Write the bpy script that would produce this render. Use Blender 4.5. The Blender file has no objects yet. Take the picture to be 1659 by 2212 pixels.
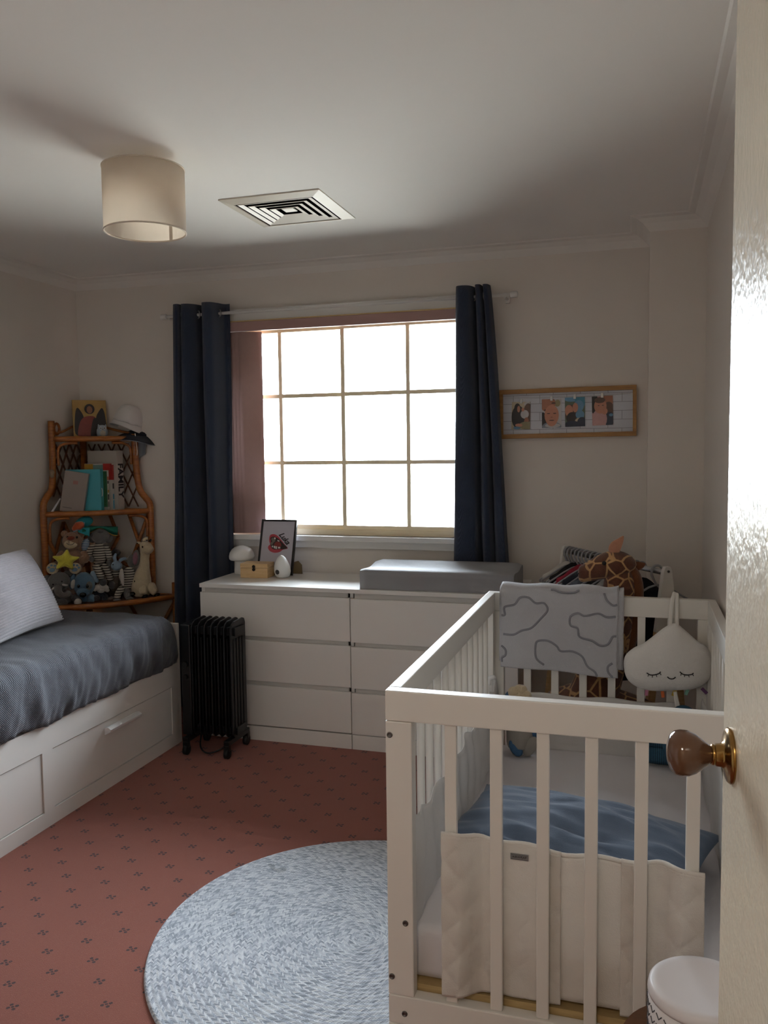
import bpy, bmesh, math, random
from math import sin, cos, pi, sqrt, radians
from mathutils import Vector, Matrix, Euler, noise
random.seed(7)
scn = bpy.context.scene
COL = scn.collection

# ------------------------------------------------------------------ camera
cam_d = bpy.data.cameras.new('camera'); cam = bpy.data.objects.new('camera', cam_d); COL.objects.link(cam)
FPX = 1816.06
cam_d.sensor_fit = 'VERTICAL'; cam_d.sensor_height = 36.0; cam_d.lens = FPX / 2212 * 36.0
cam_d.clip_start = 0.02; cam_d.clip_end = 200
yaw, pitch, roll = 0.2964, -0.0747, -0.0119
fw = Vector((-sin(yaw)*cos(pitch), cos(yaw)*cos(pitch), sin(pitch)))
rt = Vector((cos(yaw), sin(yaw), 0)); up = rt.cross(fw)
r2 = rt*cos(roll) + up*sin(roll); u2 = -rt*sin(roll) + up*cos(roll)
cam.matrix_world = Matrix(((r2.x, u2.x, -fw.x, 0.2909), (r2.y, u2.y, -fw.y, -4.2247), (r2.z, u2.z, -fw.z, 1.4419), (0, 0, 0, 1)))
scn.camera = cam

# ------------------------------------------------------------------ sky, lights, exposure
world = bpy.data.worlds.new('world'); scn.world = world; world.use_nodes = True
bg = world.node_tree.nodes['Background']
bg.inputs[0].default_value = (0.86, 0.945, 1.06, 1); bg.inputs[1].default_value = 34.0
pl = bpy.data.lights.new('window_portal', 'AREA'); pl.shape = 'RECTANGLE'; pl.size = 1.45; pl.size_y = 1.14
pl.cycles.is_portal = True
po = bpy.data.objects.new('window_portal', pl); COL.objects.link(po)
po.location = (-1.225, 0.125, 1.552); po.rotation_euler = (-pi/2, 0, 0)
hl = bpy.data.lights.new('hall_fill_light', 'AREA'); hl.shape = 'DISK'; hl.size = 0.35; hl.energy = 11; hl.color = (1.0, 0.90, 0.78)  # warm fill light added in the hall, its source is never in view
ho = bpy.data.objects.new('hall_fill_light', hl); COL.objects.link(ho); ho.location = (0.0, -4.95, 2.33)
vs = scn.view_settings
vs.view_transform = 'Standard'; vs.look = 'None'; vs.gamma = 1.0; vs.use_curve_mapping = False
vs.exposure = 0.32
scn.cycles.diffuse_bounces = 8; scn.cycles.glossy_bounces = 3; scn.cycles.transmission_bounces = 4; scn.cycles.max_bounces = 10; scn.cycles.transparent_max_bounces = 10
scn.cycles.use_adaptive_sampling = True; scn.cycles.adaptive_threshold = 0.03
scn.cycles.sample_clamp_indirect = 6.0
scn.cycles.caustics_reflective = False; scn.cycles.caustics_refractive = False

# ------------------------------------------------------------------ materials
def C(h):
    h = h.lstrip('#'); o = []
    for i in (0, 2, 4):
        s = int(h[i:i+2], 16)/255
        o.append(s/12.92 if s <= 0.04045 else ((s+0.055)/1.055)**2.4)
    return (*o, 1.0)
class NT:
    """tiny node helper"""
    def __init__(s, name):
        s.m = bpy.data.materials.new(name); s.m.use_nodes = True; s.t = s.m.node_tree
        s.b = s.t.nodes['Principled BSDF']; s.out = s.t.nodes['Material Output']
        s.tc = s.t.nodes.new('ShaderNodeTexCoord')
    def n(s, ty, **kw):
        x = s.t.nodes.new(ty)
        for k, v in kw.items(): setattr(x, k, v)
        return x
    def l(s, a, b): s.t.links.new(a, b)
    def put(s, sock, v):
        if isinstance(v, bpy.types.NodeSocket): s.l(v, sock)
        else: sock.default_value = v
    def math(s, op, a, b=None, c=None):
        x = s.n('ShaderNodeMath', operation=op); s.put(x.inputs[0], a)
        if b is not None: s.put(x.inputs[1], b)
        if c is not None: s.put(x.inputs[2], c)
        return x.outputs[0]
    def xyz(s, sock=None):
        x = s.n('ShaderNodeSeparateXYZ'); s.l(sock or s.tc.outputs['Object'], x.inputs[0]); return x.outputs
    def mix(s, f, a, b):
        x = s.n('ShaderNodeMix', data_type='RGBA'); s.put(x.inputs[0], f); s.put(x.inputs[6], a); s.put(x.inputs[7], b); return x.outputs[2]
    def noise(s, scale, detail=3, rough=.5, vec=None, out=0):
        x = s.n('ShaderNodeTexNoise'); x.inputs['Scale'].default_value = scale; x.inputs['Detail'].default_value = detail
        x.inputs['Roughness'].default_value = rough; s.l(vec or s.tc.outputs['Object'], x.inputs['Vector']); return x.outputs[out]
    def ramp(s, f, stops):
        x = s.n('ShaderNodeValToRGB'); e = x.color_ramp.elements
        while len(e) < len(stops): e.new(0.5)
        for i, (p, c) in enumerate(stops): e[i].position = p; e[i].color = c
        s.l(f, x.inputs[0]); return x.outputs[0]
    def bump(s, h, strength=.3, dist=.01):
        x = s.n('ShaderNodeBump'); x.inputs['Strength'].default_value = strength; x.inputs['Distance'].default_value = dist
        s.l(h, x.inputs['Height']); s.l(x.outputs[0], s.b.inputs['Normal']); return x
    def map(s, scale=(1,1,1), rot=(0,0,0), loc=(0,0,0)):
        x = s.n('ShaderNodeMapping'); x.inputs['Scale'].default_value = scale; x.inputs['Rotation'].default_value = rot; x.inputs['Location'].default_value = loc
        s.l(s.tc.outputs['Object'], x.inputs[0]); return x.outputs[0]
    def fin(s, col, rough=.5, metal=0.0, **kw):
        s.put(s.b.inputs['Base Color'], col); s.put(s.b.inputs['Roughness'], rough); s.b.inputs['Metallic'].default_value = metal
        for k, v in kw.items(): s.put(s.b.inputs[k], v)
        return s.m
def vary(c, d):
    return tuple(max(0, x*(1+d)) for x in c[:3]) + (1,)
_cache = {}
def plain(name, hexc, rough=.5, var=.05, nscale=14, bump=0.0, bscale=120, metal=0.0, **kw):
    if name in _cache: return _cache[name]
    t = NT(name); c = C(hexc) if isinstance(hexc, str) else hexc
    f = t.noise(nscale, 4)
    col = t.mix(f, vary(c, -var), vary(c, var))
    if bump: t.bump(t.noise(bscale, 2), bump, .004)
    _cache[name] = t.fin(col, rough, metal, **kw); return _cache[name]
def fuzzy(name, hexc, var=.12): return plain(name, hexc, .95, var, 60, .7, 260, **{'Sheen Weight': .3})
def stripes(name, c1, c2, period, axis=2, duty=.5):
    t = NT(name); v = t.xyz()[axis]
    f = t.math('FRACT', t.math('DIVIDE', v, period)); f = t.math('LESS_THAN', f, duty)
    col = t.mix(f, C(c1), C(c2)); t.bump(t.noise(300, 2), .5, .003); return t.fin(col, .95)

def mk_wall():
    t = NT('wall_paint'); f = t.noise(3, 3); col = t.mix(f, C('d6cfc7'), C('dad3cb')); t.bump(t.noise(90, 3), .12, .003); return t.fin(col, .75)
def mk_ceiling():
    t = NT('ceiling_paint'); f = t.noise(2, 3); col = t.mix(f, C('eae7e2'), C('edeae5')); t.bump(t.noise(140, 2), .06, .002); return t.fin(col, .85)
def mk_carpet():
    t = NT('terracotta_carpet'); x, y, z = t.xyz()
    def lat(off):
        a = t.math('SUBTRACT', t.math('FRACT', t.math('DIVIDE', t.math('ADD', x, 1.803 + .077 + off + 15.4), .154)), .5)
        b = t.math('SUBTRACT', t.math('FRACT', t.math('DIVIDE', t.math('ADD', y, 1.200 + .077 + off + 15.4), .154)), .5)
        ax = t.math('ABSOLUTE', t.math('MULTIPLY', a, .154)); ay = t.math('ABSOLUTE', t.math('MULTIPLY', b, .154))
        def dot(px, py, r):
            d = t.math('ADD', t.math('POWER', t.math('SUBTRACT', ax, px), 2), t.math('POWER', t.math('SUBTRACT', ay, py), 2))
            return t.math('LESS_THAN', d, r*r)
        m = t.math('MAXIMUM', dot(.0085, .0068, .0051), dot(.0, .0, .0040))
        return m
    m = t.math('MAXIMUM', lat(0), lat(.077))
    fine = t.noise(420, 3, .7); big = t.noise(2.2, 3)
    c = t.mix(big, C('92503f'), C('9e5846')); c = t.mix(t.math('MULTIPLY', fine, .55), c, C('6d372c'))
    speck = t.math('GREATER_THAN', t.noise(300, 1), .66); c = t.mix(t.math('MULTIPLY', speck, .35), c, C('bb7c66'))
    brk = t.math('GREATER_THAN', t.noise(240, 1), .34)
    c = t.mix(t.math('MULTIPLY', t.math('MULTIPLY', m, brk), .92), c, C('2a1820'))
    t.bump(fine, .8, .006); return t.fin(c, 1.0, **{'Sheen Weight': .15})
def mk_rug():
    t = NT('braided_rug'); x, y, z = t.xyz()
    r = t.math('SQRT', t.math('ADD', t.math('MULTIPLY', x, x), t.math('MULTIPLY', y, y)))
    th = t.math('ARCTAN2', y, x); W = .016
    q = t.math('DIVIDE', r, W); ring = t.math('FLOOR', q); fr = t.math('SUBTRACT', q, ring)
    s = t.math('MULTIPLY', th, t.math('MULTIPLY', t.math('ADD', ring, .5), W))
    k = t.math('ADD', t.math('DIVIDE', s, .0075), t.math('MULTIPLY', t.math('ABSOLUTE', t.math('SUBTRACT', fr, .5)), 3.6))
    cell = t.math('FLOOR', k); half = t.math('GREATER_THAN', fr, .5)
    cv = t.n('ShaderNodeCombineXYZ'); t.l(cell, cv.inputs[0]); t.l(t.math('ADD', t.math('MULTIPLY', ring, 2), half), cv.inputs[1])
    wn = t.n('ShaderNodeTexWhiteNoise', noise_dimensions='3D'); t.l(cv.outputs[0], wn.inputs['Vector'])
    fib = t.noise(500, 3, .7)
    v = t.math('ADD', t.math('MULTIPLY', wn.outputs[0], .75), t.math('MULTIPLY', fib, .3))
    col = t.ramp(v, [(0.05, C('808894')), (.30, C('a9b1bd')), (.55, C('c3cad3')), (.95, C('e2e6ea'))])
    stain = t.math('GREATER_THAN', t.noise(5.5, 2), .70); col = t.mix(t.math('MULTIPLY', stain, .35), col, C('55595e'))
    h = t.math('ADD', t.math('ABSOLUTE', t.math('SUBTRACT', t.math('FRACT', k), .5)), fib)
    t.bump(h, .6, .004); return t.fin(col, 1.0)
def mk_wood(name, a, b, scale=(4, 4, 40), rough=.55, rot=(0,0,0)):
    t = NT(name); v = t.map(scale, rot); f = t.noise(3, 5, .6, v); col = t.ramp(f, [(.3, C(a)), (.7, C(b))]); t.bump(f, .1, .002); return t.fin(col, rough)
def mk_weave(name, c1, c2, per=.006, rough=.95):
    t = NT(name); x, y, z = t.xyz()
    p = 2*pi/per
    a = t.math('SINE', t.math('MULTIPLY', t.math('ADD', x, t.math('MULTIPLY', z, 1.0)), p)); b = t.math('SINE', t.math('MULTIPLY', y, p))
    f = t.math('ADD', t.math('MULTIPLY', t.math('MULTIPLY', a, b), .4), .5)
    g = t.noise(9, 4); f2 = t.math('ADD', t.math('MULTIPLY', f, .6), t.math('MULTIPLY', g, .45))
    col = t.mix(f2, C(c1), C(c2)); t.bump(f, .7, .004); return t.fin(col, rough, **{'Sheen Weight': .2})
def mk_giraffe():
    t = NT('giraffe_fur'); vo = t.n('ShaderNodeTexVoronoi', feature='DISTANCE_TO_EDGE'); vo.inputs['Scale'].default_value = 19
    t.l(t.tc.outputs['Object'], vo.inputs['Vector'])
    m = t.n('ShaderNodeMapRange'); t.l(vo.outputs['Distance'], m.inputs[0]); m.inputs[1].default_value = .045; m.inputs[2].default_value = .075
    n = t.noise(90, 3); br = t.mix(n, C('4a2a1c'), C('6b3f2a')); tan = t.mix(n, C('a97f52'), C('c69c6a'))
    col = t.mix(m.outputs[0], tan, br); t.bump(t.noise(350, 2), .6, .004); return t.fin(col, .95, **{'Sheen Weight': .2})
def mk_glass():
    t = NT('window_glass'); tr = t.n('ShaderNodeBsdfTransparent'); gl = t.n('ShaderNodeBsdfGlossy'); gl.inputs['Roughness'].default_value = .02
    tr.inputs[0].default_value = (.97, .98, .97, 1)
    fz = t.n('ShaderNodeFresnel'); fz.inputs[0].default_value = 1.45; mx = t.n('ShaderNodeMixShader')
    t.l(fz.outputs[0], mx.inputs[0]); t.l(tr.outputs[0], mx.inputs[1]); t.l(gl.outputs[0], mx.inputs[2]); t.l(mx.outputs[0], t.out.inputs[0]); return t.m
def mk_cloth_thin(name, hexc, transl=.35, rough=.9):
    t = NT(name); c = C(hexc); col = t.mix(t.noise(30, 3), vary(c, -.06), vary(c, .04)); t.bump(t.noise(400, 2), .4, .003); t.fin(col, rough)
    tl = t.n('ShaderNodeBsdfTranslucent'); tl.inputs[0].default_value = c; mx = t.n('ShaderNodeMixShader'); mx.inputs[0].default_value = transl
    t.l(t.b.outputs[0], mx.inputs[1]); t.l(tl.outputs[0], mx.inputs[2]); t.l(mx.outputs[0], t.out.inputs[0]); return t.m
def mk_door():
    t = NT('gloss_enamel_cream'); c = C('d6ccb6'); col = t.mix(t.noise(4, 3), vary(c, -.03), vary(c, .03))
    t.bump(t.noise(110, 2, .5, t.map((1, 1, .7))), .35, .004); return t.fin(col, .27, **{'Specular IOR Level': .5})
def mk_brickboard():
    t = NT('white_brick_print'); x = t.n('ShaderNodeTexBrick'); x.inputs['Scale'].default_value = 1.0
    x.inputs['Color1'].default_value = C('c9cbd2'); x.inputs['Color2'].default_value = C('c1c3cb'); x.inputs['Mortar'].default_value = C('84858c')
    x.inputs['Mortar Size'].default_value = .0012; x.inputs['Brick Width'].default_value = .13; x.inputs['Row Height'].default_value = .042
    t.l(t.map((1, 1, 1), (pi/2, 0, 0)), x.inputs['Vector']); return t.fin(x.outputs[0], .5)

M = dict(
 wall=mk_wall(), ceil=mk_ceiling(), carpet=mk_carpet(), rug=mk_rug(), glass=mk_glass(), door=mk_door(),
 cornice=plain('cornice_paint', 'e2ded8', .6, .02), white=plain('white_lacquer', 'e2dfda', .32, .015, 3),
 cribwhite=plain('crib_white_paint', 'd9d5ce', .4, .02, 5), trimwhite=plain('trim_gloss_white', 'dcdad6', .35, .02),
 frame_cream=plain('window_frame_cream', 'fbecca', .35, .02), blind=mk_cloth_thin('pink_blind_fabric', 'b5958f', .10),
 navy=mk_weave('navy_curtain', '101a2c', '223352', .0022, .7), rod=plain('rod_white', 'd8d6d2', .35, .02),
 steel=plain('brushed_steel', 'a8a8a8', .3, .05, metal=1.0), brass=plain('aged_brass', '9a7845', .22, .06, metal=1.0),
 knob=plain('brown_ceramic', '5a4030', .12, .08, 8), shade=mk_cloth_thin('lamp_shade_linen', 'f8f0e6', .72),
 vent=plain('vent_cream', 'cfc6b6', .45, .02), black=plain('duct_shade_black', '050505', .9, .1),
 heater=plain('heater_black', '0d0e10', .33, .08), rubber=plain('black_rubber', '0b0b0c', .6, .05),
 spread=mk_weave('grey_waffle_bedspread', '33373f', '62666f', .008), mattress=plain('mattress_ticking', 'cfccc6', .9, .03),
 cord=plain('corduroy_grey', 'a7a2a6', .8, .16, 35, .4, 200, **{'Sheen Weight': .6}), rattan=mk_wood('rattan', '7a431a', 'a5642a', (6, 6, 30), .38),
 rattan_d=mk_wood('rattan_dark', '40220f', '653a1c', (8, 8, 30), .45), pad=mk_weave('pad_grey_fabric', '97989c', 'b4b5b8', .003, .6),
 silicone=plain('white_silicone', 'e6e6e4', .45, .01), pine=mk_wood('pine', 'c39e6c', 'd9ba8b', (3, 12, 30), .5, (0, pi/2, 0)),
 oak=mk_wood('honey_oak', '8b6234', 'a5793f', (3, 10, 25), .5), darkmetal=plain('dark_bronze', '2b241c', .35, .1, metal=.8),
 frameblk=plain('black_frame', '15110f', .35, .1), paper=plain('print_paper', 'b9b6c0', .6, .01), board=mk_brickboard(),
 sheet=plain('white_sheet', 'd2cfd2', .9, .02, 6, .1, 300), mesh=mk_cloth_thin('white_mesh_fabric', 'dedbd8', .3),
 quilt=mk_cloth_thin('quilted_white', 'e6e1da', .3), bluep=plain('blue_cotton', '5c6c82', .85, .08, 6, .2, 400, **{'Sheen Weight': .2}),
 blanket=plain('grey_fleece', 'b1b1b5', .95, .06, 20, .5, 300, **{'Sheen Weight': .4}), blanket_line=plain('grey_fleece_line', '85858b', .95, .05),
 cloud=plain('cloud_plush_white', 'd6d3cf', .95, .03, 30, .4, 200), ink=plain('ink_dark', '241d20', .7, .05),
 giraffe=mk_giraffe(), mane=fuzzy('giraffe_mane', '6a3d1e'), earpink=fuzzy('giraffe_ear', 'a8765c'),
 screw=plain('screw_steel', '6e6a66', .35, .1, metal=.9), plywood=mk_wood('plywood_base', '9a8156', 'b59b6b'),
 cork=mk_wood('dark_wood_stool', '54331f', '734a2d', (3, 10, 25), .4), redm=plain('lip_red', 'a8323f', .5, .1),
 tooth=plain('tooth_white', 'd6d3cd', .5, .02), mouth=plain('mouth_dark', '2a1b17', .6, .1), tongue=plain('tongue_red', '7f2a25', .6, .1),
 pave=plain('pale_paving', 'd8d2c6', .9, .1, 3), stoolwhite=plain('canister_white', 'd9d5d6', .4, .02),
)

# ------------------------------------------------------------------ mesh helpers
def rotm(e): return Euler(e).to_matrix().to_4x4()
class MB:
    def __init__(s): s.v = []; s.f = []
    def add(s, vs, fs, m=None):
        o = len(s.v)
        s.v += [tuple(m @ Vector(p)) if m is not None else tuple(p) for p in vs]
        s.f += [tuple(i+o for i in f) for f in fs]; return s
    def box(s, x0, x1, y0, y1, z0, z1, m=None):
        v = [(x, y, z) for z in (z0, z1) for y in (y0, y1) for x in (x0, x1)]
        return s.add(v, [(0,2,3,1), (4,5,7,6), (0,1,5,4), (2,6,7,3), (0,4,6,2), (1,3,7,5)], m)
    def cb(s, c, d, e=(0,0,0)):
        m = Matrix.Translation(c) @ rotm(e); x, y, z = d
        return s.box(-x/2, x/2, -y/2, y/2, -z/2, z/2, m)
    def tube(s, pts, r, n=8, caps=True, flat=1.0, closed=False):
        P = [Vector(p) for p in pts]; k = len(P); R = r if isinstance(r, (list, tuple)) else [r]*k
        vs = []; ref = None
        for i in range(k):
            if closed: t = P[(i+1) % k] - P[i-1]
            else: t = P[min(i+1, k-1)] - P[max(i-1, 0)]
            t.normalize()
            if ref is None:
                ref = Vector((0, 0, 1)) if abs(t.z) < .9 else Vector((0, 1, 0))
                a = (ref - t*ref.dot(t)).normalized()
            else:
                a = (a - t*a.dot(t)).normalized()
            b = t.cross(a)
            for j in range(n):
                q = 2*pi*j/n; vs.append(P[i] + (a*cos(q)*flat + b*sin(q))*R[i])
        fs = []
        for i in range(k if closed else k-1):
            i2 = (i+1) % k
            for j in range(n): fs.append((i*n+j, i*n+(j+1) % n, i2*n+(j+1) % n, i2*n+j))
        if caps and not closed: fs += [tuple(range(n-1, -1, -1)), tuple((k-1)*n+j for j in range(n))]
        return s.add(vs, fs)
    def ell(s, c, r, e=(0,0,0), nu=18, nv=12):
        r = (r, r, r) if not isinstance(r, (tuple, list)) else r
        vs = [(0, 0, -r[2])]
        for i in range(1, nv):
            p = -pi/2 + pi*i/nv
            for j in range(nu): q = 2*pi*j/nu; vs.append((r[0]*cos(p)*cos(q), r[1]*cos(p)*sin(q), r[2]*sin(p)))
        vs.append((0, 0, r[2])); fs = []; L = len(vs)-1
        for j in range(nu): fs.append((0, 1+(j+1) % nu, 1+j)); fs.append((L, L-nu+j, L-nu+(j+1) % nu))
        for i in range(nv-2):
            for j in range(nu): a = 1+i*nu; fs.append((a+j, a+(j+1) % nu, a+nu+(j+1) % nu, a+nu+j))
        return s.add(vs, fs, Matrix.Translation(c) @ rotm(e))
    def lathe(s, prof, n=32, m=None, caps=True):
        vs = []; k = len(prof)
        for r, z in prof:
            for j in range(n): q = 2*pi*j/n; vs.append((r*cos(q), r*sin(q), z))
        fs = [(i*n+j, i*n+(j+1) % n, (i+1)*n+(j+1) % n, (i+1)*n+j) for i in range(k-1) for j in range(n)]
        if caps: fs += [tuple(range(n-1, -1, -1)), tuple((k-1)*n+j for j in range(n))]
        return s.add(vs, fs, m)
    def prism(s, poly, y0, y1, m=None):      # outline in local x,z; extruded along y
        n = len(poly); v = [(x, y0, z) for x, z in poly] + [(x, y1, z) for x, z in poly]
        f = [tuple(range(n)), tuple(range(2*n-1, n-1, -1))] + [(i, n+i, n+(i+1) % n, (i+1) % n) for i in range(n)]
        return s.add(v, f, m)
    def prismz(s, poly, z0, z1, m=None):
        n = len(poly); v = [(x, y, z0) for x, y in poly] + [(x, y, z1) for x, y in poly]
        f = [tuple(range(n-1, -1, -1)), tuple(range(n, 2*n))] + [(i, (i+1) % n, n+(i+1) % n, n+i) for i in range(n)]
        return s.add(v, f, m)
    def puff(s, outline, T, m=None, rings=7, c=None, edge=.08):   # stuffed flat shape: outline in x,z, thickness along y
        if c is None: c = (sum(p[0] for p in outline)/len(outline), sum(p[1] for p in outline)/len(outline))
        n = len(outline); vs = []; fs = []
        ts = [sin(pi/2*(i+1)/rings) for i in range(rings)]
        for sd in (-1, 1):
            o = len(vs); vs.append((c[0], sd*T, c[1]))
            for t in ts:
                h = T*(max(0, 1-t**2.6)**.6)*(1-edge)+T*edge
                if t == ts[-1]: h = 0
                for p in outline: vs.append((c[0]+(p[0]-c[0])*t, sd*h, c[1]+(p[1]-c[1])*t))
            for j in range(n):
                a = (o, o+1+j, o+1+(j+1) % n); fs.append(a if sd < 0 else a[::-1])
            for i in range(rings-1):
                for j in range(n):
                    q = (o+1+i*n+j, o+1+(i+1)*n+j, o+1+(i+1)*n+(j+1) % n, o+1+i*n+(j+1) % n); fs.append(q if sd < 0 else q[::-1])
        return s.add(vs, fs, m)
    def grid(s, fn, nu, nv):
        vs = [fn(i/nu, j/nv) for j in range(nv+1) for i in range(nu+1)]
        return s.add(vs, [(j*(nu+1)+i, j*(nu+1)+i+1, (j+1)*(nu+1)+i+1, (j+1)*(nu+1)+i) for j in range(nv) for i in range(nu)])
    def text(s, body, size, depth, m, shear=0.0, cx='CENTER', bold=0.0):
        cu = bpy.data.curves.new('lettering', 'FONT'); cu.body = body; cu.size = size; cu.extrude = depth; cu.offset = bold; cu.shear = shear
        cu.align_x = cx; cu.align_y = 'CENTER'; cu.resolution_u = 3
        o = bpy.data.objects.new('lettering', cu); COL.objects.link(o); bpy.context.view_layer.update()
        me = bpy.data.meshes.new_from_object(o.evaluated_get(bpy.context.evaluated_depsgraph_get()))
        s.add([v.co[:] for v in me.vertices], [tuple(p.vertices) for p in me.polygons], m)
        bpy.data.objects.remove(o); bpy.data.curves.remove(cu); bpy.data.meshes.remove(me); return s
    def build(s, name, mat, parent=None, smooth=False, bevel=0.0, sub=0, solid=0.0, world=True, label=None, merge=False):
        me = bpy.data.meshes.new(name)
        vs = s.v
        if parent is not None and world:
            inv = parent.matrix_basis.inverted()
            pp = parent.parent
            if pp is not None: inv = (pp.matrix_basis @ parent.matrix_basis).inverted()
            vs = [inv @ Vector(p) for p in vs]
        me.from_pydata([tuple(v) for v in vs], [], s.f)
        bm = bmesh.new(); bm.from_mesh(me)
        if merge: bmesh.ops.remove_doubles(bm, verts=bm.verts, dist=1e-5)
        if bevel: bmesh.ops.bevel(bm, geom=bm.edges[:], offset=bevel, segments=2, affect='EDGES', profile=.6, clamp_overlap=True)
        bmesh.ops.recalc_face_normals(bm, faces=bm.faces)
        bm.to_mesh(me); bm.free()
        if smooth: me.polygons.foreach_set('use_smooth', [True]*len(me.polygons))
        if isinstance(mat, str): mat = M[mat]
        me.materials.append(mat)
        o = bpy.data.objects.new(name, me); COL.objects.link(o); o.parent = parent
        if solid:
            md = o.modifiers.new('thickness', 'SOLIDIFY'); md.thickness = abs(solid); md.offset = 0.0
        if sub:
            md = o.modifiers.new('smooth', 'SUBSURF'); md.levels = sub; md.render_levels = sub
        if label: o['label'] = label
        return o
def tag(o, label, cat, group=None, kind=None):
    o['label'] = label; o['category'] = cat
    if group: o['group'] = group
    if kind: o['kind'] = kind
    return o
def thing(name, label, cat, loc=(0,0,0), rz=0.0, group=None, kind=None):
    o = bpy.data.objects.new(name, None); COL.objects.link(o); o.location = loc; o.rotation_euler = (0, 0, rz)
    o.empty_display_size = .05
    o.matrix_basis = Matrix.Translation(loc) @ Matrix.Rotation(rz, 4, 'Z')
    return tag(o, label, cat, group, kind)
def copy_tree(o, parent=None):
    c = o.copy(); COL.objects.link(c); c.parent = parent
    for ch in list(o.children): copy_tree(ch, c)
    return c
def inst(src, parent, m):          # another object on the same mesh data
    o = bpy.data.objects.new(src.name.split('.')[0], src.data); COL.objects.link(o); o.parent = parent; o.matrix_basis = m; return o
def catmull(pts, k=6):
    P = [Vector(p) for p in pts]; out = []
    for i in range(len(P)-1):
        a, b, c, d = P[max(i-1, 0)], P[i], P[i+1], P[min(i+2, len(P)-1)]
        for j in range(k):
            t = j/k; out.append(.5*((2*b)+(c-a)*t+(2*a-5*b+4*c-d)*t*t+(3*b-a-3*c+d)*t**3))
    out.append(P[-1]); return out
def circ(r, n=24, c=(0, 0)): return [(c[0]+r*cos(2*pi*i/n), c[1]+r*sin(2*pi*i/n)) for i in range(n)]
def smoothpoly(p, k=5):
    P = [Vector((x, z, 0)) for x, z in p]; n = len(P); out = []
    for i in range(n):
        a, b, c, d = P[i-1], P[i], P[(i+1) % n], P[(i+2) % n]
        for j in range(k):
            t = j/k; q = .5*((2*b)+(c-a)*t+(2*a-5*b+4*c-d)*t*t+(3*b-a-3*c+d)*t**3); out.append((q.x, q.y))
    return out

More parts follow.
